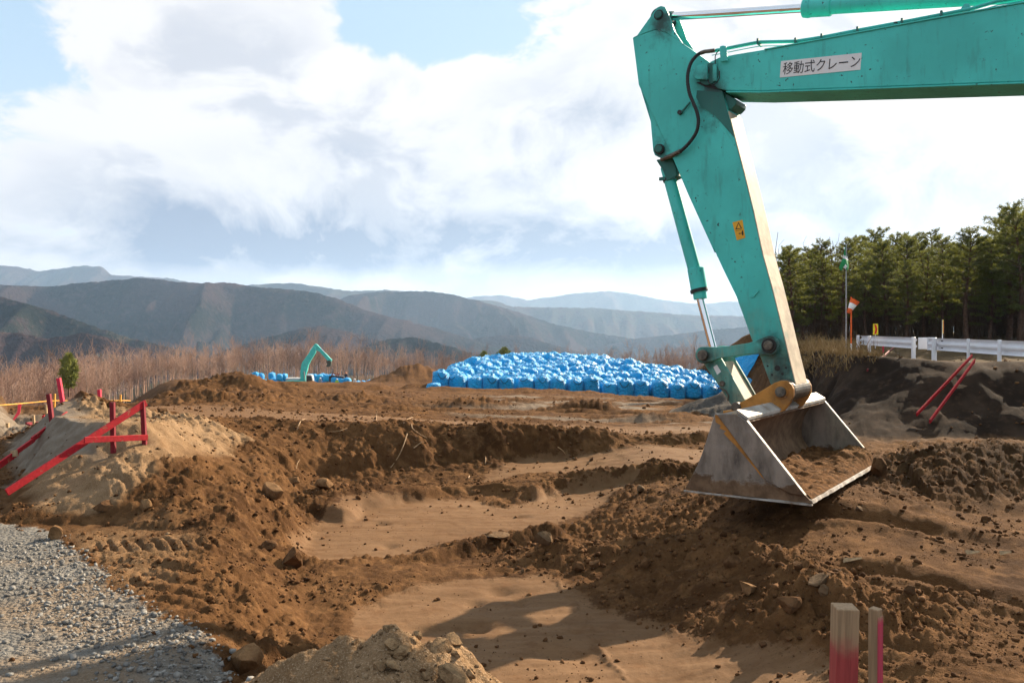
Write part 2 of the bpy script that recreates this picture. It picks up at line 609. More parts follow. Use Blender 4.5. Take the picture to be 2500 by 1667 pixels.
    g = np.sqrt(((X - c.x) / 6.0) ** 2 + ((Y - 63) / 5.0) ** 2)
    zh = 2.0 - 4.6 * np.sqrt(g * g + .02) + .5 * (fbm(X, Y, .7, 4, seed=33) - .5)
    z = np.maximum(z, zh)
    heaps = np.maximum(heaps, sstep(1.1, .9, g))
    c = at(1765, 930, 21)
    g2 = np.sqrt(((X - c.x) / 1.45) ** 2 + ((Y - 21) / 1.4) ** 2)
    z = z + np.maximum(0, .70 * (1 - g2))
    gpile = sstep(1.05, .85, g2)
    # low berms in front of the bags
    for (x0, x1, yb, h) in ((-5.2, 6.2, 49, .22), (-20, -8.0, 52, .35), (-7.6, -3.0, 58, .35), (7.5, 12, 47, .12)):
        m = sstep(x0 - .5, x0 + .4, X) * sstep(x1 + .5, x1 - .4, X)
        yy = yb + .03 * X + .5 * (fbm(X, Y, .5, 2, seed=41) - .5)
        z = z + h * m * sstep(yy - .5, yy, Y) * sstep(yy + 2.6, yy + 1.4, Y)
    # ---- away from the site the ridge falls to the valley
    r = np.hypot(X, Y)
    z = z - 1.0 * sstep(98, 116, Y) * sstep(40, 10, X)
    z = z - 95 * sstep(200, 900, r) - 40 * sstep(900, 2500, r)
    z = z - 7.0 * sstep(-.40, -.54, X / np.maximum(Y, 1)) * sstep(20.5, 38, Y) * sstep(-2, -8, X)
    # ---- surface relief
    trk = fbm(X * .10 + .02 * Y, Y * .9, 1.0, 4, .6, seed=91, ridge=True)
    z = z + (trk - .62) * .38 * sstep(14, 17, Y) * sstep(90, 60, Y) * (1 - heaps) * (1 - f2)
    fa, fb, fc = (poly_mask(jx, jy, p, .13) for p in (FLAT_A, FLAT_B, FLAT_C))
    sm = np.clip(fa + fb + fc, 0, 1)
    grey = poly_mask(jx, jy, SLOPE_GREY, .12)
    gv = poly_mask(jx, jy, GRAVEL, .18)
    bench = np.where(it & (Y < 30), sstep(0, .5, dt), 0) * (1 - cut) * sstep(1.2, .2, np.abs(Y - 13.3 - .14 * X) - .9)
    wet = sstep(.50, .62, fbm(X, Y * 1.9, .22, 3, seed=51)) * sstep(14, 16, Y) * sstep(46, 36, Y) * sstep(-4, 2, X) * (1 - heaps) * (1 - cut)
    calm = np.clip(np.maximum.reduce([sm, grey, .8 * gv, .55 * wet, .93 * bench, .55 * np.clip(cut, 0, 1)]), 0, 1)
    rough = 1 - calm
    far = np.clip(Y / 12.0, .5, 2.2)
    lump = np.abs(2 * fbm(X, Y, 5.0, 2, seed=61) - 1) * .075 + np.abs(2 * vnoise(X * 13, Y * 13, 62) - 1) * .030 \
        + np.abs(2 * vnoise(X * 29, Y * 29, 63) - 1) * .014 + (vnoise(X * 62, Y * 62, 64) - .5) * .007
    broad = (fbm(X, Y, .9, 4, seed=65) - .5) * .16
    patch = .45 + 1.0 * sstep(.35, .65, fbm(X, Y, .8, 2, seed=66))
    plane = sstep(13.5, 15.5, Y) * (1 - heaps)
    patch = patch * (1 - .62 * plane)
    amp = rough * patch * (1 - .25 * isand) * (1 - .30 * right * (1 - heap) * (1 - loose)) * (1 + 1.1 * loose)
    cap = sstep(.35, 2.0, Y) * sstep(400, 120, r)
    z = z + cap * (amp * lump * np.clip(far, .6, 1.5) + broad * (rough * .8 + .10) * far * .8)
    m_ = (r < 15.5) & (Y > 1.5) & (rough > .05)
    if m_.any():
        xs_, ys_, yr = X[m_], Y[m_], np.clip(Y[m_] / 6.0, .6, 1.6)
        wv = (.62 - worley(xs_ * 10, ys_ * 10, 81)) * .034 * sstep(.35, .7, fbm(xs_, ys_, 1.7, 2, seed=84)) \
            + (.6 - worley(xs_ * 23, ys_ * 23, 82)) * .019 + (.6 - worley(xs_ * 50, ys_ * 50, 83)) * .009 * sstep(9, 5, ys_)
        z[m_] += wv * np.clip(yr, .8, 1.4) * amp[m_]
    # boulders pushing through the wall face
    z = z + wall * .10 * (fbm(X, Y, 3.0, 3, seed=68) - .4) * rough
    ca, sa_ = math.cos(.22), math.sin(.22)
    scr = fbm((X * ca + Y * sa_) * .22, (-X * sa_ + Y * ca) * 3.2, 2.2, 4, .6, seed=86, ridge=True)
    z = z + sm * (scr - .6) * .022 * cap
    z = z + calm * ((fbm(X, Y, 2.0, 4, seed=67) - .5) * .022 + (vnoise(X * 25, Y * 25, 69) - .5) * .003) * cap
    # foot and boot prints, pits
    for (u, v, a, b) in PRINTS:
        x0, y0 = gp(u, v, -.32 if v > 1400 else -.47)
        z = z - .035 * np.exp(-((X - x0) / a) ** 2 - ((Y - y0) / (b * 1.6)) ** 2)
    # crack of crumbled soil across the near flat
    dd, _ = ridge_line(X + .05 * (fbm(X, Y, 9, 2, seed=71) - .5), Y, L3([(1345, 1405, -.3), (1400, 1470, -.3), (1450, 1560, -.3), (1520, 1660, -.3)]))
    z = z + .030 * np.exp(-(dd / .022) ** 2) * np.clip(fbm(X, Y, 30, 2, seed=72) - .25, 0, 1)
    # lug prints of a tyre on the shelf by the gravel
    x0, y0 = gp(200, 1343, 0)
    x1, y1 = gp(520, 1352, 0)
    tt = (X - x0) / (x1 - x0)
    yl = y0 + tt * (y1 - y0)
    band = sstep(0, .05, tt) * sstep(1, .95, tt)
    q = Y - yl
    lug = sstep(.2, .7, np.sin((X + q * .7) * 2 * math.pi / .115)) * sstep(.17, .12, np.abs(q - .14)) + \
        sstep(.2, .7, np.sin((X - q * .7) * 2 * math.pi / .115)) * sstep(.15, .1, np.abs(q + .17))
    z = z - .04 * lug * band * (.35 + fbm(X, Y, 7, 2, seed=46))
    x0, y0 = gp(350, 1440, 0)
    q2 = np.abs(X - x0 - .2) < .35
    lug2 = sstep(.1, .7, np.sin((Y + X * .5) * 2 * math.pi / .17)) * q2 * sstep(.55, .4, np.abs(Y - y0))
    z = z - .022 * lug2 * (1 - gv) * (.2 + fbm(X, Y, 6, 2, seed=45))
    M['loose'] = np.clip(np.maximum(loose, .7 * heap), 0, 1)
    M['smooth'] = np.clip(np.maximum.reduce([sm, .75 * bench]), 0, 1)
    M['grey_mud'] = np.clip(np.maximum(grey, wet), 0, 1)
    M['gravelly'] = np.clip(np.maximum(gv, gpile), 0, 1)
    bank = np.where(ie & (jy < 10.6) & (jx < -2.2), sstep(0, .3, de), 0)
    M['sandy'] = np.clip(np.maximum.reduce([isand, bank * sstep(-2.95, -3.6, X + .35 * (fbm(X, Y, 2, 3, seed=73) - .5)), .5 * sstep(-1.6, -2.6, X) * sstep(8, 6, Y) * (1 - gv) * (Y < 8)]), 0, 1)
    M['dark'] = np.clip(cut * sstep(40, 26, Y) + .45 * heap + .55 * gpile, 0, 1)  # soil of the cut; shade on heap and gravel pile put in as dark tone
    road = sstep(-6.6, -7.4, X) * sstep(10.5, 12, Y) * sstep(18.5, 16.5, Y)
    M['grey_mud'] = np.maximum(M['grey_mud'], road)
    M['turf'] = np.clip(np.where(it2, sstep(0, .6, dt2), 0) + sstep(110, 135, r), 0, 1)
    return z, M


GRID = {}


def ground_at(x, y, key='z'):
    """height (or a soil mask) of the finished ground mesh at world x, y"""
    x, y = np.asarray(x, float), np.asarray(y, float)
    th = np.arctan2(x, y)
    th = np.where(th < GRID['th'][0], th + 2 * math.pi, th)
    fr = np.interp(np.hypot(x, y), GRID['r'], np.arange(len(GRID['r'])))
    ft = np.interp(th, GRID['th'], np.arange(len(GRID['th'])))
    i, j = np.clip(fr.astype(int), 0, len(GRID['r']) - 2), np.clip(ft.astype(int), 0, len(GRID['th']) - 2)
    a, b = fr - i, ft - j
    G = GRID[key]
    return (G[i, j] * (1 - a) + G[i + 1, j] * a) * (1 - b) + (G[i, j + 1] * (1 - a) + G[i + 1, j + 1] * a) * b


def ground_z(x, y):
    return float(ground_at(x, y))


def on_ground(u, v, y0=1.5, y1=80.0):
    """first point where the sight line of photo pixel (u, v) meets the ground"""
    Y = np.geomspace(y0, y1, 1500)
    X = (u - CU) / F * Y
    d_ = EYE - (v - HV) / F * Y - ground_at(X, Y)
    hit = np.where(d_ <= 0)[0]
    k = hit[0] if len(hit) else len(Y) - 1
    return Vector((X[k], Y[k], ground_z(X[k], Y[k])))


# ------------------------------------------------------------------ ground material
def new_mat(name):
    m = bpy.data.materials.new(name)
    m.use_nodes = True
    m.node_tree.nodes.clear()
    t = NT(m.node_tree)
    o = t.n('ShaderNodeOutputMaterial')
    b = t.n('ShaderNodeBsdfPrincipled')
    m.node_tree.links.new(b.outputs[0], o.inputs[0])
    return m, t, b


def ground_material():
    m, t, b = new_mat('soil')
    pos = t.n('ShaderNodeNewGeometry').outputs['Position']
    n1 = t.noise(pos, 0.7, 5, .6)
    n2 = t.noise(pos, 6.0, 5, .65)
    n3 = t.noise(pos, 45.0, 4, .7)
    n4 = t.noise(pos, 160.0, 2, .6)
    soil = t.mix(t.ramp(n1, .3, .7), (.046, .0215, .0088), (.104, .051, .0205))
    soil = t.mix(t.ramp(n2, .42, .75), soil, (.155, .079, .033))
    soil = t.mix(t.ramp(n3, .60, .80), soil, (.235, .132, .064))
    soil = t.mix(t.ramp(n3, .42, .25), soil, (.034, .018, .009))
    mps = t.n('ShaderNodeMapping')
    mps.inputs['Scale'].default_value = (.25, 2.6, 1)
    mps.inputs['Rotation'].default_value = (0, 0, .22)
    t.put(mps.inputs[0], pos)
    nst = t.noise(mps.outputs[0], 3.0, 5, .65)
    mud = t.mix(t.ramp(t.math('ADD', t.math('MULTIPLY', n1, .5), t.math('MULTIPLY', nst, .5)), .35, .65), (.120, .066, .032), (.176, .102, .053))
    mud = t.mix(t.math('MULTIPLY', t.ramp(n2, .46, .72), .75), mud, (.112, .055, .0235))
    mud = t.mix(t.math('MULTIPLY', t.ramp(n3, .54, .74), .7), mud, (.068, .036, .018))
    crisp = t.ramp(t.math('ADD', t.attr('smooth'), t.math('ADD', t.math('MULTIPLY', t.math('SUBTRACT', n2, .5), 2.2), t.math('MULTIPLY', t.math('SUBTRACT', n3, .5), .8))), .36, .62)
    c = t.mix(crisp, soil, mud)
    sand = t.mix(t.ramp(n2, .35, .7), (.165, .099, .050), (.250, .160, .088))
    sand = t.mix(t.ramp(n4, .5, .75), sand, (.36, .255, .16))
    sand = t.mix(t.ramp(n4, .42, .25), sand, (.11, .066, .036))
    sfac = t.math('MULTIPLY', t.attr('sandy'), t.ramp(t.math('ADD', n1, t.attr('sandy')), .75, 1.1))
    c = t.mix(sfac, c, sand)
    gm = t.mix(t.ramp(n2, .35, .7), (.145, .113, .083), (.215, .178, .138))
    c = t.mix(t.attr('grey_mud'), c, gm)
    gv = t.mix(t.ramp(n2, .3, .7), (.108, .100, .088), (.182, .170, .150))
    gv = t.mix(t.ramp(n3, .55, .75), gv, (.28, .272, .255))
    gv = t.mix(t.ramp(n3, .42, .28), gv, (.11, .10, .09))
    gv = t.mix(t.math('MULTIPLY', t.ramp(n1, .48, .62), .65), gv, (.20, .135, .08))
    gcrisp = t.ramp(t.math('ADD', t.attr('gravelly'), t.math('MULTIPLY', t.math('SUBTRACT', n2, .5), 1.2)), .35, .6)
    c = t.mix(gcrisp, c, gv)
    dk = t.mix(t.ramp(n1, .42, .62), (.020, .013, .009), (.046, .030, .020))  # black soil, set darker still to carry shade on the cut slope
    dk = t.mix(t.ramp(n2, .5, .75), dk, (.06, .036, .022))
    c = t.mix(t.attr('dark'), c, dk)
    tf = t.mix(t.ramp(n2, .4, .65), (.060, .040, .022), (.105, .075, .038))
    c = t.mix(t.attr('turf'), c, tf)
    # valley floor far below: winter wood
    dist = t.vmath('LENGTH', pos)
    c = t.mix(t.ramp(dist, 150, 260), c, t.mix(t.ramp(t.noise(pos, .02, 5), .4, .6), (.065, .05, .04), (.03, .04, .025)))
    t.put(b.inputs['Base Color'], c)
    wetr = t.math('MULTIPLY', t.attr('smooth'), -.22)
    t.put(b.inputs['Roughness'], t.math('ADD', .95, wetr))
    b.inputs['Specular IOR Level'].default_value = .04
    h = t.math('ADD', t.math('MULTIPLY', n3, .6), t.math('MULTIPLY', n4, .35))
    g = t.math('MULTIPLY', t.voro(pos, 38.0), t.attr('gravelly'))
    h = t.math('ADD', h, t.math('MULTIPLY', g, -1.2))
    h = t.math('MULTIPLY', h, t.math('SUBTRACT', 1.0, t.math('MULTIPLY', t.attr('smooth'), .72)))
    t.put(b.inputs['Normal'], t.bump(h, .9, .02))
    return m


MAT = {}
MAT['ground'] = ground_material()


def build_ground():
    rows = []
    r = .5
    while r < 12000:
        rows.append(r)
        if r < 1.9:
            st = .05
        elif r < 10.2:
            st = r * .0043
        elif r < 13.4:
            st = .020
        elif r < 16:
            st = r * .005
        elif r < 32:
            st = r * .007
        elif r < 70:
            st = r * .011
        elif r < 230:
            st = r * .013
        else:
            st = r * .10
        r += st
    rows.append(14000)
    rows = np.array(rows)
    a0 = 40.0
    th = np.concatenate([np.linspace(-a0, a0, 830), np.linspace(a0, 360 - a0, 72)[1:-1]]) * math.pi / 180
    nr, nt = len(rows), len(th)
    RR, TT = np.meshgrid(rows, th, indexing='ij')
    X, Y = RR * np.sin(TT), RR * np.cos(TT)
    xf, yf = X.ravel(), Y.ravel()
    zs = np.zeros_like(xf)
    masks = None
    B = 120000
    parts = []
    for s in range(0, len(xf), B):
        z, M = terrain(xf[s:s + B], yf[s:s + B])
        zs[s:s + B] = z
        parts.append(M)
    GRID['r'], GRID['th'], GRID['z'] = rows, th, zs.reshape(nr, nt)
    for key in parts[0]:
        GRID[key] = np.concatenate([p[key] for p in parts]).reshape(nr, nt)
    V = np.stack([xf, yf, zs], 1)
    i, j = np.meshgrid(np.arange(nr - 1), np.arange(nt), indexing='ij')
    j2 = (j + 1) % nt
    Fq = np.stack([i * nt + j, i * nt + j2, (i + 1) * nt + j2, (i + 1) * nt + j], -1).reshape(-1, 4)[:, ::-1]
    # close the small disc under the camera
    me = mesh_np('ground', V, Fq, smooth=True)
    for key in parts[0]:
        a = me.attributes.new(key, 'FLOAT', 'POINT')
        a.data.foreach_set('value', np.concatenate([p[key] for p in parts]).astype(np.float32))
    o = mesh_obj('ground', me, MAT['ground'])
    tag(o, kind='structure')
    return o


ground = build_ground()

# ------------------------------------------------------------------ hills
def hill_material(name, a, b, c, fine, seed):
    m, t, bs = new_mat(name)
    pos = t.vmath('ADD', t.n('ShaderNodeNewGeometry').outputs['Position'], (seed * 777.0, 0, 0))
    n1 = t.noise(pos, 0.0035 * fine, 5, .6)
    n2 = t.noise(pos, .022 * fine, 5, .65)
    n3 = t.noise(pos, .11 * fine, 4, .7)
    co = t.mix(t.ramp(n1, .42, .58), a, b)
    co = t.mix(t.ramp(n2, .50, .66), co, c)
    co = t.mix(t.math('MULTIPLY', t.ramp(n3, .5, .72), .6), co, (.072, .053, .044))
    co = t.mix(t.math('MULTIPLY', t.ramp(n3, .46, .3), .55), co, (.012, .015, .012))
    t.put(bs.inputs['Base Color'], co)
    bs.inputs['Roughness'].default_value = 1.0
    bs.inputs['Specular IOR Level'].default_value = 0.0
    h = t.math('ADD', n3, t.math('MULTIPLY', n2, .5))
    t.put(bs.inputs['Normal'], t.bump(h, 1.0, 8.0 / fine))
    return m


BROWN, GREEN, PALE = (.042, .028, .028), (.009, .013, .010), (.072, .050, .042)


def hill(name, D, pts, depth, base, spur, mat, seed, rough=1.0, back=1.3):
    """a ridge whose crest runs at distance D; front slope of the given depth, with spurs and gullies"""
    us = np.array([p[0] for p in pts], float)
    vs = np.array([p[1] for p in pts], float)
    x0, x1 = (us[0] - CU) / F * D, (us[-1] - CU) / F * D
    nx = int(min(360, max(140, (us[-1] - us[0]) / 5)))
    ny = 110
    xs = np.linspace(x0, x1, nx)
    crest = EYE - (np.interp(xs, (us - CU) / F * D, vs) - HV) / F * D
    ker = np.hanning(9)
    pad = np.pad(crest, 4, mode='edge')
    crest = np.convolve(pad, ker / ker.sum(), mode='valid')
    t = np.concatenate([np.linspace(-1, 0, 54), np.linspace(0, back, 14)[1:]])
    T, Xg = np.meshgrid(t, xs, indexing='ij')
    C = np.broadcast_to(crest, T.shape)
    lam = depth * .28
    sx = Xg + .25 * depth * T * (fbm(Xg / lam, T * 0 + seed, .8, 2, seed=seed) - .5) * 2
    meander = fbm(Xg / lam, T, .5, 3, seed=seed + 5)
    Yg = D + T * depth * (1 + .12 * (meander - .5))
    # ridged noise stretched down the slope makes spurs; it fades at the crest line
    rg = fbm(sx / lam, T * .55 + meander * .6, 1.0, 4, .45, seed=seed + 9, ridge=True)
    fall = np.clip(1 - np.abs(T) / np.where(T < 0, 1.0, back), 0, 1)
    prof = np.where(T < 0, fall ** 1.15, fall ** 1.3)
    Z = base + (C - base) * prof
    amp = 3.0 * spur * np.sin(np.clip(np.abs(T), 0, 1) * math.pi) ** .8
    rg2 = fbm(sx / lam * 3.1, T * 1.3 + meander, 1.0, 3, .5, seed=seed + 29, ridge=True)
    Z = Z + amp * (rg - .80) + .45 * amp * (rg2 - .78)
    px = D / F
    Z = Z + (fbm(Xg, Yg, .9 / (px * 9), 3, .6, seed=seed + 3) - .5) * px * 4.5 * rough
    V = np.stack([Xg.ravel(), Yg.ravel(), Z.ravel()], 1)
    n0 = len(t)
    i, j = np.meshgrid(np.arange(n0 - 1), np.arange(nx - 1), indexing='ij')
    Fq = np.stack([i * nx + j, i * nx + j + 1, (i + 1) * nx + j + 1, (i + 1) * nx + j], -1).reshape(-1, 4)
    o = mesh_obj(name, mesh_np(name, V, Fq, smooth=True), mat)
    tag(o, kind='structure')
    return o


hm = {k: hill_material('winter_wood_' + k, *v) for k, v in {
    'mixed': (BROWN, GREEN, (.040, .030, .030), 1.0, 1), 'brown': (BROWN, PALE, (.05, .045, .035), 1.4, 2),
    'green': (GREEN, (.035, .036, .026), BROWN, 1.6, 3), 'far': ((.05, .055, .045), PALE, BROWN, .6, 4)}.items()}
hill('mountain_ridge', 5200, [(-900, 690), (-300, 660), (0, 648), (50, 652), (95, 662), (150, 655), (195, 648), (260, 652), (215, 668), (420, 680), (520, 700), (700, 730), (900, 780)], 1500, -190, 150, hm['far'], 101)
hill('mountain_ridge', 7400, [(900, 760), (1100, 735), (1160, 724), (1220, 720), (1290, 733), (1340, 726), (1420, 714), (1500, 711), (1560, 720), (1620, 733), (1700, 742), (1800, 735), (1950, 745), (2200, 735), (2600, 745), (3200, 760)], 1700, -190, 160, hm['far'], 111)
hill('hill_ridge', 4200, [(350, 760), (590, 697), (640, 694), (710, 690), (790, 702), (850, 710), (930, 709), (1010, 712), (1080, 718), (1150, 732), (1230, 736), (1215, 748), (1450, 752), (1560, 760), (1700, 770), (1900, 772), (2200, 780), (2600, 760), (3000, 780)], 1300, -190, 180, hm['far'], 121)
hill('hill_ridge', 3100, [(700, 790), (850, 722), (900, 714), (960, 712), (1040, 711), (1100, 718), (1180, 738), (1260, 760), (1350, 790), (1450, 812), (1600, 835), (1800, 850)], 1150, -190, 190, hm['mixed'], 131)
hill('hill_ridge', 2100, [(-900, 700), (-300, 712), (-60, 690), (0, 695), (60, 698), (120, 700), (200, 690), (270, 685), (345, 678), (390, 681), (440, 690), (520, 691), (560, 689), (620, 700), (700, 706), (760, 712), (830, 732), (900, 760), (980, 782), (1060, 800), (1150, 828), (1260, 862), (1400, 900)], 900, -170, 150, hm['mixed'], 141)
hill('hill_ridge', 1150, [(-900, 760), (-300, 745), (-80, 728), (0, 724), (60, 740), (120, 757), (200, 786), (300, 820), (420, 850), (560, 885), (700, 930)], 420, -150, 70, hm['green'], 151, 1.6)
hill('hill_ridge', 800, [(-700, 830), (-200, 812), (-50, 808), (40, 812), (110, 826), (150, 822), (200, 813), (250, 820), (310, 842), (380, 862), (450, 880), (600, 930)], 260, -130, 45, hm['brown'], 161, 1.8)
hill('hill_ridge', 1500, [(380, 930), (560, 850), (660, 822), (740, 800), (800, 798), (860, 812), (930, 834), (1000, 850), (1150, 890)], 500, -150, 90, hm['mixed'], 171, 1.4)
hill('hill_ridge', 1250, [(820, 880), (900, 842), (950, 828), (1000, 823), (1050, 832), (1110, 848), (1150, 862), (1250, 900)], 215, -140, 50, hm['green'], 181, 1.6)
hill('hill_ridge', 2300, [(950, 900), (1120, 838), (1180, 822), (1230, 818), (1290, 822), (1350, 842), (1420, 862), (1550, 900)], 650, -160, 80, hm['mixed'], 191, 1.3)
hill('hill_ridge', 3000, [(1350, 870), (1480, 842), (1560, 826), (1640, 818), (1720, 806), (1800, 800), (1900, 790), (2050, 780), (2300, 790), (2700, 800)], 900, -180, 110, hm['mixed'], 201, 1.2)


# ------------------------------------------------------------------ air
def build_haze():
    m = bpy.data.materials.new('haze')
    m.use_nodes = True
    nt = m.node_tree
    nt.nodes.clear()
    o = nt.nodes.new('ShaderNodeOutputMaterial')
    v = nt.nodes.new('ShaderNodeVolumePrincipled')
    v.inputs['Color'].default_value = (.48, .70, 1.0, 1)
    v.inputs['Density'].default_value = HAZE
    v.inputs['Anisotropy'].default_value = .3
    nt.links.new(v.outputs[0], o.inputs['Volume'])
    b = MB()
    b.box((0, 1500, (HAZE_TOP - 215) / 2), (40000, 34000, HAZE_TOP + 215))
    ob = b.done('haze', m)
    tag(ob, 'pale blue haze filling the valley air', 'haze', kind='stuff')


HAZE, HAZE_TOP = .000085, 410
build_haze()

# ------------------------------------------------------------------ shared materials
def flat_mat(name, colr, rough=.6, metal=0.0, var=.25, scale=8.0, spec=.4, bump=0.0, dirt=None, dirt_amt=.0, obj=True):
    m, t, b = new_mat(name)
    co = t.n('ShaderNodeTexCoord').outputs['Object'] if obj else t.n('ShaderNodeNewGeometry').outputs['Position']
    n = t.noise(co, scale, 5, .62)
    c = t.mix(t.ramp(n, .3, .7), tuple(x * (1 - var) for x in colr), tuple(min(1, x * (1 + var)) for x in colr))
    if dirt:
        n2 = t.noise(co, scale * .6, 6, .7)
        c = t.mix(t.math('MULTIPLY', t.ramp(n2, .62 - dirt_amt * .3, .72), .9), c, dirt)
    t.put(b.inputs['Base Color'], c)
    t.put(b.inputs['Roughness'], t.math('ADD', rough - .1, t.math('MULTIPLY', n, .2)))
    b.inputs['Metallic'].default_value = metal
    b.inputs['Specular IOR Level'].default_value = spec
    if bump:
        t.put(b.inputs['Normal'], t.bump(t.noise(co, scale * 3, 5, .65), bump, .02))
    return m


def paint_mat(name, base, low_dirt=None):
    """old machine enamel: faded patches, chips, runs of grime, dust low down"""
    m, t, b = new_mat(name)
    g = t.n('ShaderNodeNewGeometry').outputs['Position']
    n1 = t.noise(g, 1.6, 4, .6)
    c = t.mix(t.ramp(n1, .3, .7), tuple(x * .86 for x in base), tuple(min(1, x * 1.1) for x in base))
    mp = t.n('ShaderNodeMapping')
    mp.inputs['Scale'].default_value = (9, 9, 1.6)
    t.put(mp.inputs[0], g)
    streak = t.noise(mp.outputs[0], 2.0, 5, .65)
    c = t.mix(t.math('MULTIPLY', t.ramp(streak, .52, .76), .38), c, (.05, .14, .115))
    chip = t.noise(g, 24.0, 4, .62)
    c = t.mix(t.math('MULTIPLY', t.ramp(chip, .645, .68), t.ramp(n1, .38, .56)), c, (.03, .035, .03))
    if low_dirt:
        sp = t.n('ShaderNodeSeparateXYZ')
        t.put(sp.inputs[0], g)
        hgt = t.ramp(t.math('ADD', sp.outputs[2], t.math('MULTIPLY', t.noise(g, 5.0, 6, .68), 1.3)), 2.65, 1.45)
        c = t.mix(t.math('MULTIPLY', hgt, .85), c, t.mix(t.ramp(streak, .35, .65), (.055, .05, .035), low_dirt))
    t.put(b.inputs['Base Color'], c)
    t.put(b.inputs['Roughness'], t.math('ADD', .34, t.math('MULTIPLY', streak, .3)))
    b.inputs['Specular IOR Level'].default_value = .35
    t.put(b.inputs['Normal'], t.bump(t.noise(g, 3.0, 3, .5), .12, .03))
    return m


def bucket_mat(name, level, inside=False):
    """bare worn steel, rubbed yellow paint, dried soil below a wavering line"""
    m, t, b = new_mat(name)
    g = t.n('ShaderNodeNewGeometry').outputs['Position']
    sp = t.n('ShaderNodeSeparateXYZ')
    t.put(sp.inputs[0], g)
    mp = t.n('ShaderNodeMapping')
    mp.inputs['Scale'].default_value = (2.2, 2.2, .8)
    mp.inputs['Rotation'].default_value = (.2, .5, .6)
    t.put(mp.inputs[0], g)
    n1 = t.noise(mp.outputs[0], 3.0, 6, .65)
    n2 = t.noise(g, 7.0, 6, .65)
    c = t.mix(t.ramp(n1, .35, .65), (.125, .100, .078), (.26, .212, .168))
    c = t.mix(t.math('MULTIPLY', t.ramp(n1, .42, .3), .8), c, (.035, .030, .026))
    n3 = t.noise(mp.outputs[0], 1.4, 5, .7)
    c = t.mix(t.math('MULTIPLY', t.ramp(n3, .55, .60), .85), c, (.36, .19, .045))
    hgt = t.math('ADD', sp.outputs[2], t.math('MULTIPLY', t.math('SUBTRACT', n2, .5), .30 if not inside else .9))
    soil = t.mix(t.ramp(n2, .35, .7), (.085, .046, .022), (.20, .12, .065)) if not inside else t.mix(t.ramp(n2, .35, .7), (.095, .052, .025), (.21, .125, .066))
    mask = t.ramp(hgt, level + .025, level - .025)
    spots = t.ramp(t.noise(g, 6.0, 2, .4), .735, .745)
    mask = t.math('MAXIMUM', mask, spots)
    c = t.mix(mask, c, soil)
    t.put(b.inputs['Base Color'], c)
    t.put(b.inputs['Metallic'], t.math('MULTIPLY', t.math('SUBTRACT', 1.0, mask), .12))
    t.put(b.inputs['Roughness'], t.math('ADD', .48, t.math('MULTIPLY', mask, .47)))
    t.put(b.inputs['Normal'], t.bump(t.math('ADD', t.math('MULTIPLY', mask, 1.0), t.math('MULTIPLY', n2, .7)), .5, .02))
    return m


TEAL = (.066, .535, .470)
MAT['teal'] = paint_mat('teal_enamel', TEAL)
MAT['teal_low'] = paint_mat('teal_enamel_dusty', TEAL, (.22, .17, .10))
MAT['teal_dark'] = paint_mat('teal_enamel_greasy', (.022, .14, .115), (.08, .06, .04))
MAT['cream'] = flat_mat('dusty_rubbed_sunlit_face', (.52, .42, .30), .7, 0, .25, 5, .3, .2, (.10, .30, .24), .25)
MAT['chrome'] = flat_mat('chrome_rod', (.80, .80, .80), .12, 1.0, .05, 3)
MAT['rubber'] = flat_mat('black_rubber', (.018, .018, .018), .55, 0, .3, 20)
MAT['pin_steel'] = flat_mat('greasy_pin_steel', (.13, .11, .085), .45, .5, .5, 14, .5, .2, (.02, .018, .015), .5)
MAT['orange'] = flat_mat('worn_orange_paint', (.40, .175, .035), .65, 0, .35, 5, .3, .2, (.11, .065, .035), .6)
MAT['bucket_out'] = bucket_mat('bucket_side_steel', .40)
MAT['bucket_in'] = bucket_mat('bucket_inner_steel', .95, True)
MAT['edge_steel'] = flat_mat('rubbed_edge_steel', (.40, .37, .33), .55, .25, .3, 9, .4, .2, (.15, .095, .05), .75)
MAT['sign_white'] = flat_mat('sign_white', (.74, .72, .70), .5, 0, .04, 4)
MAT['ink'] = flat_mat('black_ink', (.012, .012, .013), .6, 0, .1, 4)
MAT['label_yellow'] = flat_mat('label_yellow', (.72, .36, .02), .5, 0, .08, 9)
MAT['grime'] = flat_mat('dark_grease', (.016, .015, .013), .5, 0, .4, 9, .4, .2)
MAT['soil_loose'] = flat_mat('loose_soil', (.115, .057, .024), .95, 0, .45, 16, .03, .8, (.22, .12, .058), .35, obj=False)

# ------------------------------------------------------------------ the near excavator
PSI = R(36)
TX, TY, WX, WY = math.cos(PSI), -math.sin(PSI), math.sin(PSI), math.cos(PSI)
PX_, PY_ = 2.412, 7.43          # plan position of the bucket pin
S0, ZB = 5.4, .05
digger = empty('excavator', (PX_ + S0 * TX, PY_ + S0 * TY, ZB), (0, 0, -PSI))
tag(digger, 'big teal excavator reaching in from the right with its bucket on the soil', 'excavator')


def ex(u, v, k=0.0):
    a = (u - CU) / F
    s = (a * (PY_ + k * WY) - PX_ - k * WX) / (TX - a * TY)
    Y = PY_ + s * TY + k * WY
    return (s - S0, EYE - (v - HV) / F * Y - ZB)


def c1(X, Y, k=0.0):
    return ex(1500 + X / 2.351, Y / 2.351, k)


def c2(X, Y, k=0.0):
    return ex(1500 + X / 2.351, 600 + Y / 2.351, k)


def c1p(pts, k):
    return [c1(x, y, k) for x, y in pts]


def c2p(pts, k):
    return [c2(x, y, k) for x, y in pts]


def p3(sz, k):
    return (sz[0], k, sz[1])


def disc(mb, sz, r, k0, k1, n=24):
    mb.prism([(sz[0] + r * math.cos(2 * math.pi * i / n), sz[1] + r * math.sin(2 * math.pi * i / n)) for i in range(n)], k0, k1)
    return mb


def rod(mb, a, b, r, k=0.0, n=20):
    return mb.tube([p3(a, k), p3(b, k)], r, n)


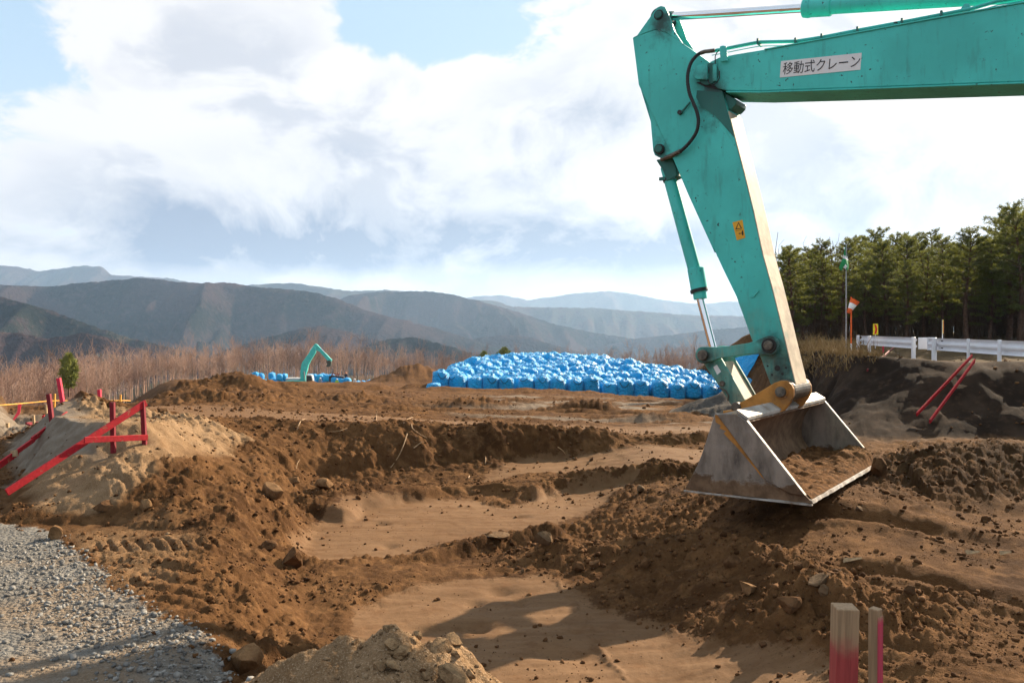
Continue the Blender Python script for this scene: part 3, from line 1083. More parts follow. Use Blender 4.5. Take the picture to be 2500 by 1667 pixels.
def lerp2(a, b, t):
    return (a[0] + (b[0] - a[0]) * t, a[1] + (b[1] - a[1]) * t)


# boom ---------------------------------------------------------------
KB = .19
top_line = c1p([(545, 358), (600, 332), (700, 312), (830, 291), (1100, 243), (1600, 150), (2351, 15)], -KB)
bot_line = c1p([(2351, 468), (1600, 496), (830, 523), (650, 520), (595, 512), (540, 460)], -KB)
knee_t, knee_b = [(3.3 - S0, 3.83), (4.75 - S0, 2.3), (4.95 - S0, 1.95)], [(4.85 - S0, 1.70), (4.6 - S0, 1.72), (3.15 - S0, 3.15)]
boom = MB().prism(top_line + knee_t + knee_b + bot_line, -KB, KB).done('boom', MAT['teal'], digger, bevel=.006, smooth=True)


def flange(name, line, dz, parent, kk, mat):
    ring = [(p[0], p[1]) for p in line] + [(p[0], p[1] + dz) for p in reversed(line)]
    return MB().prism(ring, -kk, kk).done(name, mat, parent, bevel=.003)


flange('bottom_flange', c1p([(2351, 470), (1600, 498), (830, 525), (640, 523)], -KB - .012) [::-1] + [(3.1 - S0, 3.13)], -.014, boom, KB + .012, MAT['teal'])
flange('top_flange', c1p([(860, 288), (1100, 245), (1600, 152), (2351, 17)], -KB - .012) + [(3.25 - S0, 3.84)], .012, boom, KB + .012, MAT['teal'])
MB().prism(c1p([(445, 432), (468, 380), (520, 366), (532, 370), (532, 458), (470, 456)], -.235), -.235, -KB + .002).done('pivot_block', MAT['teal'], boom, bevel=.004)
MB().prism(c1p([(563, 372), (586, 368), (586, 466), (563, 470)], -.215), -.215, -KB + .002).done('valve_plate', MAT['teal'], boom, bevel=.003)
MB().prism(c1p([(604, 268), (622, 262), (640, 266), (650, 350), (608, 354)], -.225), -.225, -.21).done('pipe_bracket', MAT['teal'], boom, bevel=.003)
MB().prism(c1p([(1990, 60), (2010, 30), (2040, 28), (2050, 55), (2045, 70), (1995, 75)], -.13), -.16, -.10).done('pipe_bracket', MAT['teal'], boom, bevel=.003)
MB().prism(c1p([(535, 458), (615, 500), (630, 520), (520, 500), (470, 475)], -.17), -.17, .17).done('grease_shadow_plate', MAT['grime'], boom)  # dark plate: the shadow under the boom tip put into its colour
disc(MB(), c1(540, 425, -.2), .10, -.2, .2).done('pivot_boss', MAT['teal_dark'], boom, bevel=.004)
MB().prism(c1p([(622, 528), (705, 575), (702, 600), (680, 625), (640, 642), (628, 590)], -.1), -.12, .13).done('pivot_guard', MAT['teal_dark'], boom, bevel=.004)
MB().tube([p3(c1(x, y, -.2), -.21) for x, y in ((535, 375), (545, 400), (535, 440), (545, 480), (565, 492), (590, 478), (606, 450), (606, 410))], .005, 6).done('thin_hose', MAT['rubber'], boom, smooth=True)
MB().tube([p3(c1(x, y, -.2), -.215) for x, y in ((583, 370), (582, 330), (590, 308), (606, 292))], .005, 6).done('thin_hose', MAT['rubber'], boom, smooth=True)
# steel pipes on the boom top
for dk, dy, r_ in ((-.17, 0, .0125), (-.12, 6, .011), (-.16, 26, .004)):
    path = ((560, 293), (650, 276), (740, 258), (830, 241), (1045, 236), (1195, 213), (1400, 173), (1655, 126), (1880, 83), (2050, 50), (2200, 5), (2420, -30))
    MB().tube([p3(c1(x, y + dy, dk), dk) for x, y in path], r_, 8).done('pipe', MAT['teal'], boom, smooth=True)
for x, y in ((830, 241), (1045, 237), (1195, 214), (1400, 174), (1655, 127), (1880, 84)):
    q = c1(x, y + 4, -.15)
    MB().box(p3(q, -.14), (.016, .10, .05)).done('pipe_clamp', MAT['teal_dark'], boom)
# crane notice
sq = c1p([(957, 353), (1420, 305), (1412, 402), (950, 447)], -KB)
MB().prism(sq, -KB - .0035, -KB - .0005).done('sign_panel', MAT['sign_white'], boom)


def text_mesh(body, height, mat, name, parent, origin, xdir, zdir, outward, width=None):
    """flat lettering laid on a plane; origin = lower left corner, width squeezes or stretches the line"""
    cu = bpy.data.curves.new(name, 'FONT')
    cu.body = body
    cu.size = 1.0
    cu.extrude = 0.0
    to = bpy.data.objects.new(name, cu)
    col.objects.link(to)
    bpy.context.view_layer.update()
    dg = bpy.context.evaluated_depsgraph_get()
    me = bpy.data.meshes.new_from_object(to.evaluated_get(dg))
    bpy.data.objects.remove(to)
    n = len(me.vertices)
    if n == 0:
        return None
    co = np.zeros(n * 3, dtype=np.float32)
    me.vertices.foreach_get('co', co)
    co = co.reshape(-1, 3)
    mn, mx = co.min(0), co.max(0)
    sx = (width / (mx[0] - mn[0])) if width else height / (mx[1] - mn[1])
    sy = height / (mx[1] - mn[1])
    xd, zd, ow = Vector(xdir), Vector(zdir), Vector(outward)
    pts = [Vector(origin) + xd * float((p[0] - mn[0]) * sx) + zd * float((p[1] - mn[1]) * sy) + ow * .0 for p in co]
    me.vertices.foreach_set('co', np.array([tuple(p) for p in pts], dtype=np.float32).ravel())
    me.materials.clear()
    me.materials.append(mat)
    me.update()
    o = bpy.data.objects.new(name, me)
    return link(o, parent)


ta, tb, tc_ = c1(966, 432, -KB), c1(1408, 388, -KB), c1(972, 362, -KB)
xd = Vector((tb[0] - ta[0], 0, tb[1] - ta[1]))
zd = Vector((tc_[0] - ta[0], 0, tc_[1] - ta[1]))
text_mesh('移動式クレーン', zd.length, MAT['ink'], 'lettering', boom, p3(ta, -KB - .0055), xd.normalized(), zd.normalized(), (0, -1, 0), xd.length)

# arm ----------------------------------------------------------------
KA = .155
arm_poly = c1p([(105, 218), (210, 180), (245, 171), (300, 191), (400, 256), (545, 358), (622, 530), (652, 640), (692, 800), (745, 1000), (800, 1230), (850, 1462)], -KA) + \
    c2p([(900, 230), (950, 430), (1005, 660), (1040, 800), (1030, 850), (985, 880), (930, 860), (893, 785), (832, 620), (790, 540), (700, 290), (622, 130), (568, 10)], -KA) + \
    c1p([(575, 1450), (425, 1120), (345, 930), (187, 585), (140, 490)], -KA)
arm = MB().prism(arm_poly, -KA, KA).done('arm', MAT['teal_low'], digger, bevel=.006, smooth=True)
# rubbed, dusty front face plate; its sunlit paleness is also put into the colour
fl = c1p([(652, 640), (692, 800), (745, 1000), (800, 1230), (850, 1462)], -KA) + c2p([(900, 230), (950, 430), (1005, 660), (1038, 795)], -KA)
nrm = []
MB().prism([(p[0] + .002, p[1]) for p in fl] + [(p[0] + .010, p[1]) for p in reversed(fl)], -KA - .006, KA + .006).done('front_plate', MAT['cream'], arm, bevel=.002)
for sg in (-1, 1):
    k0 = sg * (KA - .012) - .014
    MB().prism(c1p([(108, 216), (130, 205), (232, 62), (245, 45), (268, 36), (291, 43), (305, 70), (325, 122), (346, 182), (390, 248), (300, 189), (245, 169), (210, 178)], -KA), k0, k0 + .028).done('cylinder_bracket', MAT['teal'], arm, bevel=.004)
    k1 = sg * (KA - .03) - .014
    MB().prism(c1p([(140, 488), (168, 540), (186, 580), (204, 700), (218, 865), (228, 890), (250, 902), (285, 905), (318, 888), (345, 930), (360, 900), (187, 583)], -KA), k1, k1 + .028).done('cylinder_bracket', MAT['teal'], arm, bevel=.004)
top_pin, low_pin = c1(255, 88, -KA), c1(257, 857, -KA)
for q in (top_pin, low_pin):
    disc(MB(), q, .050, -KA - .008, KA + .008).done('pin_washer', MAT['grime'], arm, bevel=.002)
    disc(MB(), q, .036, -KA - .022, KA + .022).done('pin', MAT['teal_dark'], arm, bevel=.004)
# weld seams, steps and hooks on the side plate
MB().tube([p3(c1(x, y, -KA), -KA) for x, y in ((470, 610), (520, 630), (580, 670), (640, 740), (690, 830))], .005, 6).done('weld_seam', MAT['teal_low'], arm, smooth=True)
MB().prism([c1(x, y, -KA) for x, y in ((475, 520), (620, 532), (650, 640), (688, 790), (640, 735), (580, 668), (500, 620), (470, 560))], -KA - .004, -KA + .002).done('doubler_plate', MAT['teal_dark'], arm)
MB().tube([p3(c1(x, y, -KA), -KA - .02) for x, y in ((370, 645), (385, 655), (440, 590))], .009, 8).done('hose_hook', MAT['teal_dark'], arm, smooth=True)
disc(MB(), c1(380, 648, -KA), .022, -KA - .03, -KA, 10).done('bolt', MAT['grime'], arm)
MB().prism(c2p([(780, 290), (825, 250), (832, 262), (795, 300)], -KA), -KA - .012, -KA + .002).done('lug', MAT['teal_low'], arm, bevel=.002)
for x, y in ((428, 1130), (566, 1448)):
    MB().prism(c1p([(x - 12, y - 18), (x + 8, y - 14), (x + 12, y + 20), (x - 4, y + 20)], -KA), -.04, .04).done('lug', MAT['teal'], arm)
disc(MB(), c2(936, 702, -KA), .026, -KA - .003, -KA + .004).done('grease_hole', MAT['grime'], arm)
for x, y, r_ in ((905, 740, .012), (965, 735, .013), (880, 690, .009), (985, 700, .01)):
    disc(MB(), c2(x, y, -KA), r_, -KA - .002, -KA + .004, 9).done('grease_spot', MAT['grime'], arm)
# warning label
wl = c1p([(678, 1277), (735, 1262), (752, 1365), (703, 1380)], -KA)
lab = MB().prism(wl, -KA - .0025, -KA - .0005).done('warning_label', MAT['label_yellow'], arm)
TRI = c1p([(712, 1275), (733, 1312), (694, 1318)], -KA - .003)
TRI2 = c1p([(712, 1284), (726, 1309), (702, 1313)], -KA - .003)
MB().prism(TRI, -KA - .0035, -KA - .0026).done('warning_triangle', MAT['ink'], arm)
MB().prism(TRI2, -KA - .0045, -KA - .0036).done('warning_triangle', MAT['label_yellow'], arm)
MB().prism(c1p([(733, 1322), (737, 1322), (741, 1340), (739, 1352), (733, 1350), (730, 1336)], -KA - .003), -KA - .0035, -KA - .0026).done('pictogram', MAT['ink'], arm)
MB().prism(c1p([(712, 1340), (720, 1336), (720, 1339), (730, 1337), (730, 1341), (720, 1343), (720, 1347)], -KA - .003), -KA - .0035, -KA - .0026).done('pictogram', MAT['ink'], arm)
MB().prism(c1p([(697, 1325), (730, 1319), (730, 1321), (697, 1327)], -KA - .003), -KA - .0035, -KA - .0026).done('pictogram', MAT['ink'], arm)
# ribbed hose from the boom pipe to the bucket cylinder
hp = [(555, 294), (520, 298), (495, 306), (468, 325), (437, 368), (420, 440), (428, 525), (452, 590), (474, 645), (482, 700), (470, 760), (430, 820), (380, 868), (320, 897), (272, 915)]
hk = [-.20, -.21, -.22, -.235, -.25, -.26, -.26, -.25, -.24, -.23, -.22, -.21, -.20, -.16, -.10]
ctrl = [Vector(p3(c1(x, y, kk), kk)) for (x, y), kk in zip(hp, hk)]


def spline(pts, per=10):
    outp = []
    n = len(pts)
    for i in range(n - 1):
        a, b_, c_, d_ = pts[max(i - 1, 0)], pts[i], pts[i + 1], pts[min(i + 2, n - 1)]
        for j in range(per):
            t_ = j / per
            outp.append(.5 * ((2 * b_) + (-a + c_) * t_ + (2 * a - 5 * b_ + 4 * c_ - d_) * t_ * t_ + (-a + 3 * b_ - 3 * c_ + d_) * t_ ** 3))
    outp.append(pts[-1])
    return outp


sp_ = spline(ctrl, 16)
MB().tube(sp_, [.0175 if i % 3 else .0145 for i in range(len(sp_))], 10).done('ribbed_hose', MAT['rubber'], arm, smooth=True, angle=60)
MB().tube([ctrl[0] + (ctrl[0] - ctrl[1]) * .6, ctrl[0], ctrl[1], ctrl[2]], .019, 10).done('hose_fitting', MAT['pin_steel'], arm, smooth=True)
MB().tube([ctrl[-3], ctrl[-2], ctrl[-1]], .021, 10).done('hose_fitting', MAT['pin_steel'], arm, smooth=True)

# arm cylinder along the boom -----------------------------------------
ac = empty('arm_cylinder')
ac.parent = digger
a0, a1 = c1(262, 101), c1(1085, 48)
dirv = Vector((a1[0] - a0[0], a1[1] - a0[1])).normalized()
def along(p, dist):
    return (p[0] + dirv.x * dist, p[1] + dirv.y * dist)
rod(MB(), along(a0, .10), along(a1, .1), .038).done('piston_rod', MAT['chrome'], ac, smooth=True)
disc(MB(), a0, .075, -.06, .06).done('rod_eye', MAT['teal_dark'], ac, bevel=.004)
rod(MB(), along(a0, .05), along(a0, .14), .05).done('rod_eye_neck', MAT['teal_dark'], ac, smooth=True)
rod(MB(), along(a1, 0), along(a1, .245), .083, n=28).done('cylinder_head', MAT['teal'], ac, bevel=.006, smooth=True)
rod(MB(), along(a1, .03), along(a1, .06), .087, n=28).done('head_ring', MAT['teal'], ac, smooth=True)
rod(MB(), along(a1, .2), along(a1, 1.95), .067, n=28).done('barrel', MAT['teal'], ac, smooth=True)

ae = along(a1, 1.98)
MB().prism([(ae[0] - .09, ae[1] + .08), (ae[0] + .08, ae[1] + .08), (ae[0] + .22, ae[1] - .55), (ae[0] - .30, ae[1] - .55)], -.09, .09).done('cylinder_foot', MAT['teal'], ac, bevel=.006)
# bucket cylinder -----------------------------------------------------
bc = empty('bucket_cylinder')
bc.parent = digger
b0, b1, b2, b3_, b4 = c1(270, 880), c1(300, 960), c2(472, 180), c2(492, 300), c2(570, 600)
MB().prism(c1p([(238, 918), (330, 900), (352, 960), (360, 1010), (300, 1040), (278, 980)], -.07), -.07, .07).done('cylinder_eye', MAT['teal_dark'], bc, bevel=.006)
rod(MB(), b1, b2, .062, n=28).done('barrel', MAT['teal_low'], bc, smooth=True)
rod(MB(), lerp2(b1, b2, .10), lerp2(b1, b2, .125), .070, n=20).done('clamp_band', MAT['grime'], bc, smooth=True)
MB().box(p3(lerp2(b1, b2, .11), -.05), (.17, .03, .03)).done('clamp_lug', MAT['teal_dark'], bc)
rod(MB(), c2(466, 130), c2(488, 255), .079, n=28).done('cylinder_head', MAT['teal_low'], bc, bevel=.004, smooth=True)
rod(MB(), c2(484, 248), c2(488, 266), .084, n=28).done('head_ring', MAT['grime'], bc, smooth=True)
rod(MB(), c2(488, 260), c2(494, 305), .064, n=28).done('gland', MAT['teal_low'], bc, smooth=True)
rod(MB(), b3_, b4, .037).done('piston_rod', MAT['chrome'], bc, smooth=True)

# links ---------------------------------------------------------------
ln = empty('bucket_linkage')
ln.parent = digger
KL = .235
pa, pb = c2(510, 627, -KL), c2(888, 572, -KL)


def link_plate(a, b_, ra, rb, k0, k1, mat, name, parent, waist=.62):
    v = Vector((b_[0] - a[0], b_[1] - a[1]))
    ang = math.atan2(v.y, v.x)
    pts = []
    for i in range(13):
        th_ = ang + math.pi / 2 + math.pi * i / 12
        pts.append((a[0] + ra * math.cos(th_), a[1] + ra * math.sin(th_)))
    nx_, ny_ = math.cos(ang - math.pi / 2), math.sin(ang - math.pi / 2)
    L_ = v.length
    ux, uy = v.x / L_, v.y / L_
    h = ra * waist
    for q in (.28, .72):
        pts.append((a[0] + ux * L_ * q + nx_ * h, a[1] + uy * L_ * q + ny_ * h))
    for i in range(13):
        th_ = ang - math.pi / 2 + math.pi * i / 12
        pts.append((b_[0] + rb * math.cos(th_), b_[1] + rb * math.sin(th_)))
    for q in (.72, .28):
        pts.append((a[0] + ux * L_ * q - nx_ * h, a[1] + uy * L_ * q - ny_ * h))
    return MB().prism(pts, k0, k1).done(name, mat, parent, bevel=.005)


for sg in (-1, 1):
    k0 = sg * (KL - .02)
    link_plate(pa, pb, .078, .086, k0 - .022, k0 + .022, MAT['teal_low'], 'guide_link', ln)
disc(MB(), pa, .050, -KL - .03, KL + .03).done('pin', MAT['pin_steel'], ln, bevel=.006)
disc(MB(), pb, .066, -KL - .014, KL + .014).done('pin_washer', MAT['grime'], ln, bevel=.004)
disc(MB(), pb, .042, -KL - .036, KL + .036).done('pin', MAT['pin_steel'], ln, bevel=.006)
hp_near = c2p([(505, 660), (530, 640), (612, 640), (700, 790), (752, 885), (725, 930), (680, 918), (668, 905), (600, 800)], -.155)
for sg in (-1, 1):
    k0 = sg * .155
    MB().prism(hp_near, k0 - .014, k0 + .014).done('connecting_link', MAT['teal_low'], ln, bevel=.004)
w0 = c2p([(618, 668), (690, 795), (742, 885)], -.155)
MB().prism([(p[0] - .002, p[1] - .0) for p in w0] + [(p[0] - .02, p[1]) for p in reversed(w0)], -.141, .141).done('web_plate', MAT['cream'], ln, bevel=.002)  # sunlit inner face, its brightness put into the cream colour
disc(MB(), c2(620, 790, -.17), .026, -.19, -.165).done('bolt', MAT['pin_steel'], ln, bevel=.004)
MB().prism(c2p([(568, 695), (588, 682), (612, 722), (590, 740)], -.17), -.1715, -.168).done('label_patch', MAT['sign_white'], ln)
MB().tube([p3(c2(x, y, -.18), -.18) for x, y in ((598, 815), (640, 830), (655, 860), (650, 890))], .007, 6).done('wire', MAT['pin_steel'], ln, smooth=True)

# bucket --------------------------------------------------------------
HB = 1.085
bucket = empty('bucket')
bucket.parent = digger
side = c2p([(575, 962), (708, 962), (762, 1003), (1090, 1428), (1136, 1474), (1130, 1480), (405, 1397), (412, 1378), (440, 1330), (475, 1262), (503, 1190), (530, 1110), (555, 1030)], -HB)
MB().prism(side, -HB, -HB + .03).done('side_plate', MAT['bucket_out'], bucket, bevel=.004)
MB().prism(side, HB - .03, HB).done('side_plate', MAT['bucket_out'], bucket, bevel=.004)
cutter = c2p([(590, 964), (706, 963), (764, 1003), (1092, 1426), (1085, 1432), (1010, 1420), (872, 1342), (640, 1030)], -HB)
MB().prism(cutter, -HB - .022, -HB).done('side_cutter', MAT['bucket_out'], bucket, bevel=.005)
MB().prism(cutter, HB, HB + .022).done('side_cutter', MAT['bucket_out'], bucket, bevel=.005)
MB().prism(c2p([(578, 970), (592, 972), (690, 1098), (770, 1205), (828, 1290), (862, 1338), (846, 1326), (800, 1268), (742, 1200), (712, 1165), (690, 1140), (660, 1112), (628, 1075), (640, 1062), (604, 1046), (612, 1030), (582, 1012)], -HB), -HB - .003, -HB + .001).done('paint_residue', MAT['orange'], bucket)
rim = c2p([(760, 1003), (1094, 1428)], -HB)
for k0 in (-HB - .024, HB - .03):
    MB().prism([rim[0], rim[1], (rim[1][0] + .006, rim[1][1]), (rim[0][0] + .006, rim[0][1] + .003)], k0 + .006, k0 + .040).done('rim_edge', MAT['edge_steel'], bucket)


def shell(pts, th, k0, k1, name, mat):
    """bent plate: an open profile thickened towards its left"""
    ofs = []
    for i, p in enumerate(pts):
        a, b_ = Vector(pts[max(i - 1, 0)]), Vector(pts[min(i + 1, len(pts) - 1)])
        t_ = (b_ - a).normalized()
        ofs.append((p[0] - t_.y * th, p[1] + t_.x * th))
    bm = MB()
    ring = list(pts) + ofs[::-1]
    bm.prism(ring, k0, k1)
    return bm.done(name, mat, bucket, smooth=True, angle=40)


def dense(pts, per=6):
    return [(v.x, v.z) for v in spline([Vector((p[0], 0, p[1])) for p in pts], per)]


shell(dense(c2p([(760, 1001), (708, 965), (640, 963), (585, 975), (556, 1040), (530, 1115), (503, 1195), (470, 1280), (430, 1355), (420, 1390), (520, 1410), (700, 1430), (900, 1452), (1060, 1470)], -HB), 4), .02, -HB + .025, HB - .025, 'back_shell', MAT['bucket_out'])
liner = dense(c2p([(764, 1006), (715, 1010), (660, 1040), (620, 1110), (600, 1190), (610, 1270), (660, 1345), (760, 1400), (900, 1440), (1080, 1468)], -HB), 5)
shell(liner, .012, -HB + .028, HB - .028, 'inner_shell', MAT['bucket_in'])
lipq = c2p([(700, 960), (766, 1004)], -HB)
MB().prism([lipq[0], lipq[1], (lipq[1][0], lipq[1][1] + .03), (lipq[0][0], lipq[0][1] + .03)], -HB - .002, HB + .002).done('top_lip', MAT['edge_steel'], bucket, bevel=.004)
ce = c2p([(880, 1452), (1142, 1480)], -HB)
def worn_edge():
    """cutting edge plate, its lip worn into a shallow wave"""
    rnd = random.Random(8)
    bm = bmesh.new()
    rings = []
    nk = 34
    for i in range(nk + 1):
        k = -HB + .002 + (2 * HB - .004) * i / nk
        w1 = .008 * mnoise.noise((k * 3.1, 2.0, 0)) + .004 * rnd.uniform(-1, 1)
        w2 = .005 * mnoise.noise((k * 6.0, 7.0, 0))
        rings.append([bm.verts.new(p) for p in ((ce[0][0], k, ce[0][1] - .01), (ce[1][0] + w1, k, ce[1][1] + w2 * .4), (ce[1][0] - .012 + w1, k, ce[1][1] + .024 + w2), (ce[0][0], k, ce[0][1] + .03))])
    for r0, r1 in zip(rings, rings[1:]):
        for q in range(4):
            j = (q + 1) % 4
            bm.faces.new((r0[q], r0[j], r1[j], r1[q]))
    bm.faces.new(rings[0])
    bm.faces.new(rings[-1][::-1])
    bmesh.ops.recalc_face_normals(bm, faces=bm.faces)
    me = bpy.data.meshes.new('cutting_edge')
    bm.to_mesh(me)
    bm.free()
    me.materials.append(MAT['edge_steel'])
    mesh_obj('cutting_edge', me, None, bucket)


worn_edge()
be = c2p([(402, 1400), (1140, 1482)], -HB)
MB().prism([be[0], be[1], (be[1][0], be[1][1] - .012), (be[0][0], be[0][1] - .012)], -HB - .025, -HB + .01).done('bottom_wear_strip', MAT['edge_steel'], bucket, bevel=.002)
MB().prism([be[0], be[1], (be[1][0], be[1][1] - .012), (be[0][0], be[0][1] - .012)], HB - .01, HB + .025).done('bottom_wear_strip', MAT['edge_steel'], bucket, bevel=.002)
KE = .27
bp = c2(966, 832, -KE)
ear = c2p([(665, 948), (672, 930), (690, 915), (745, 888), (860, 822), (915, 788), (950, 775), (985, 775), (1012, 792), (1028, 822), (1028, 862), (1010, 900), (975, 945), (935, 962), (840, 985), (720, 975)], -KE)
for sg in (-1, 1):
    k0 = sg * (KE - .02)
    MB().prism(ear, k0 - .022, k0 + .022).done('ear', MAT['orange'], bucket, bevel=.006)
    MB().prism(ear[:1] + ear[-4:], k0 - .06, k0 + .06).done('ear_gusset', MAT['orange'], bucket, bevel=.004)
disc(MB(), c2(958, 838, -KE), .062, -KE - .012, KE + .012).done('pin_washer', MAT['orange'], bucket, bevel=.004)
disc(MB(), c2(958, 838, -KE), .046, -KE - .035, KE + .035).done('pin', MAT['pin_steel'], bucket, bevel=.006)
disc(MB(), bp, .095, -KE + .045, KE - .045).done('pin_boss', MAT['pin_steel'], bucket, bevel=.004)
disc(MB(), c2(700, 925, -KE), .045, -KE - .02, KE + .02).done('pin', MAT['pin_steel'], bucket, bevel=.005)
ptop = c2p([(640, 962), (960, 975)], -KE)
MB().prism([(ptop[0][0], ptop[0][1]), (ptop[1][0] - .22, ptop[1][1] - .02), (ptop[1][0] - .24, ptop[1][1] + .03), (ptop[0][0], ptop[0][1] + .03)], -.34, .34).done('ear_base_plate', MAT['orange'], bucket, bevel=.004)


# grease that has crept out of the pins, and grime under them
def world_of(sz, k):
    s_ = sz[0] + S0
    return (PX_ + s_ * TX + k * WX, PY_ + s_ * TY + k * WY, sz[1] + ZB)


def add_grease(mat, spots):
    nt_ = mat.node_tree
    t = NT(nt_)
    b = [n_ for n_ in nt_.nodes if n_.type == 'BSDF_PRINCIPLED'][0]
    old = b.inputs['Base Color'].links[0].from_socket
    g = t.n('ShaderNodeNewGeometry').outputs['Position']
    nz = t.math('MULTIPLY', t.noise(g, 7.0, 5, .65), .34)
    acc = None
    for (p, r_) in spots:
        dv = t.vmath('MULTIPLY', t.vmath('SUBTRACT', g, tuple(p)), (1.0, 1.0, .62))
        k = t.ramp(t.math('ADD', t.vmath('LENGTH', dv), nz), r_ + .20, r_ * .35 + .12)
        acc = k if acc is None else t.math('MAXIMUM', acc, k)
    t.put(b.inputs['Base Color'], t.mix(t.math('MULTIPLY', acc, .88), old, (.022, .022, .018)))


gs = [(world_of(c1(262, 130, -KA), -KA), .13), (world_of(c1(262, 880, -KA), -KA), .12), (world_of(c1(560, 560, -KA), -KA), .20), (world_of(c1(520, 480, -KB), -KB), .10),
      (world_of(c2(888, 590, -KL), -KL), .16), (world_of(c2(520, 640, -KL), -KL), .10), (world_of(c2(960, 720, -KA), -KA), .16)]
add_grease(MAT['teal'], gs[:4])
add_grease(MAT['teal_low'], gs)


# soil lying in the bucket --------------------------------------------
def bucket_soil():
    A, B_ = c2(640, 1400, -HB), c2(1128, 1468, -HB)
    ns, nk = 70, 120
    s_, k_ = np.meshgrid(np.linspace(0, 1, ns), np.linspace(-HB + .035, HB - .035, nk), indexing='ij')
    kk = (k_ + HB) / (2 * HB)
    base = A[1] + .05 + (B_[1] - A[1]) * s_
    hgt = .01 + .10 * sstep(.45, 1.0, kk) * np.exp(-((s_ - .72) / .28) ** 2) + .05 * np.exp(-((s_ - .15) / .2) ** 2)
    x = A[0] + (B_[0] - A[0]) * s_
    lum = np.abs(2 * fbm(x, k_, 6, 3, seed=301) - 1) * .09 + np.abs(2 * vnoise(x * 22, k_ * 22, 302) - 1) * .03 + (vnoise(x * 60, k_ * 60, 303) - .5) * .012
    edge = sstep(1.0, .93, s_) * sstep(0, .06, s_)
    z = base - .035 + (hgt + lum * (.35 + hgt * 6)) * edge
    V = np.stack([x.ravel(), k_.ravel(), z.ravel()], 1)
    i, j = np.meshgrid(np.arange(ns - 1), np.arange(nk - 1), indexing='ij')
    Fq = np.stack([i * nk + j, (i + 1) * nk + j, (i + 1) * nk + j + 1, i * nk + j + 1], -1).reshape(-1, 4)
    o = mesh_obj('soil_load', mesh_np('soil_load', V, Fq, True), MAT['soil_loose'])
    o.matrix_world = Matrix.Translation(digger.location) @ Matrix.Rotation(-PSI, 4, 'Z')
    tag(o, 'loose brown soil lying in the open excavator bucket', 'soil', kind='stuff')


bucket_soil()


# carrier: tracks, house, cab (shared by both machines) ----------------
MAT['track_steel'] = flat_mat('muddy_track_steel', (.07, .055, .042), .8, .2, .4, 9, .3, .3)
MAT['glass'] = flat_mat('cab_glass', (.03, .045, .05), .08, 0, .1, 3, .8)
MAT['grey_house'] = flat_mat('pale_grey_panel', (.50, .50, .48), .5, 0, .1, 4)


def carrier(root, detail=True):
    """local x forward is -x (towards the bucket); ground at z 0"""
    for sy in (-1, 1):
        y0 = sy * 1.1
        ring = [(-1.9, .45), (-1.75, .12), (-1.5, 0), (1.5, 0), (1.75, .12), (1.9, .45), (1.75, .78), (1.5, .88), (-1.5, .88), (-1.75, .78)]
        tr = MB().prism(ring, y0 - .3, y0 + .3).done('crawler_track', MAT['track_steel'], root, bevel=.02)
        if detail:
            for i in range(16):
                MB().box((-1.5 + i * .2, y0, .9), (.15, .6, .05)).done('track_shoe', MAT['track_steel'], tr)
    MB().box((0, 0, .75), (2.0, 1.7, .5)).done('undercarriage', MAT['track_steel'], root, bevel=.02)
    MB().prism([(-.3, 1.05), (2.5, 1.05), (2.75, 1.3), (2.75, 2.0), (2.5, 2.15), (.2, 2.15), (-.3, 1.9)], -1.25, 1.25).done('engine_house', MAT['teal'], root, bevel=.04)
    MB().prism([(2.05, .98), (2.8, 1.0), (2.95, 1.3), (2.9, 1.9), (2.05, 1.95)], -1.3, 1.3).done('counterweight', MAT['teal_dark'], root, bevel=.04)
    cabp = MB().prism([(-1.75, 1.05), (-.25, 1.05), (-.25, 2.85), (-.5, 2.95), (-1.35, 2.95), (-1.65, 2.3), (-1.78, 1.6)], .35, 1.28).done('cab', MAT['grey_house'], root, bevel=.04)
    MB().prism([(-1.6, 1.75), (-.95, 1.75), (-.95, 2.78), (-1.38, 2.78), (-1.55, 2.3)], 1.28, 1.29).done('window', MAT['glass'], cabp)
    MB().prism([(-.88, 1.75), (-.38, 1.75), (-.38, 2.78), (-.88, 2.78)], 1.28, 1.29).done('window', MAT['glass'], cabp)
    MB().prism([(-1.6, 1.75), (-.95, 1.75), (-.95, 2.78), (-1.38, 2.78), (-1.55, 2.3)], .34, .35).done('window', MAT['glass'], cabp)
    MB().prism([(-1.7, 1.05), (-.3, 1.05), (-.3, 1.6), (-1.7, 1.5)], -1.2, -.3).done('tool_box', MAT['teal'], root, bevel=.03)


carrier(digger)

# ------------------------------------------------------------------ blue bulk bags
def bag_material():
    m, t, b = new_mat('blue_bag_fabric')
    oi = t.n('ShaderNodeObjectInfo').outputs['Random']
    g = t.n('ShaderNodeNewGeometry').outputs['Position']
    n = t.noise(g, 5.0, 5, .6)
    c = t.mix(t.ramp(n, .3, .7), (.004, .34, .77), (.012, .50, .95))
    c = t.mix(t.math('MULTIPLY', oi, .35), c, (.008, .36, .80))
    t.put(b.inputs['Base Color'], c)
    b.inputs['Roughness'].default_value = .42
    b.inputs['Specular IOR Level'].default_value = .32
    b.inputs['Sheen Weight'].default_value = .1
    h = t.math('ADD', t.noise(g, 11.0, 4, .65, 1.4), t.math('MULTIPLY', t.voro(g, 8.0), .8))
    t.put(b.inputs['Normal'], t.bump(h, 1.0, .12))
    return m


MAT['bag'] = bag_material()
MAT['strap'] = flat_mat('black_strap', (.012, .012, .015), .7)


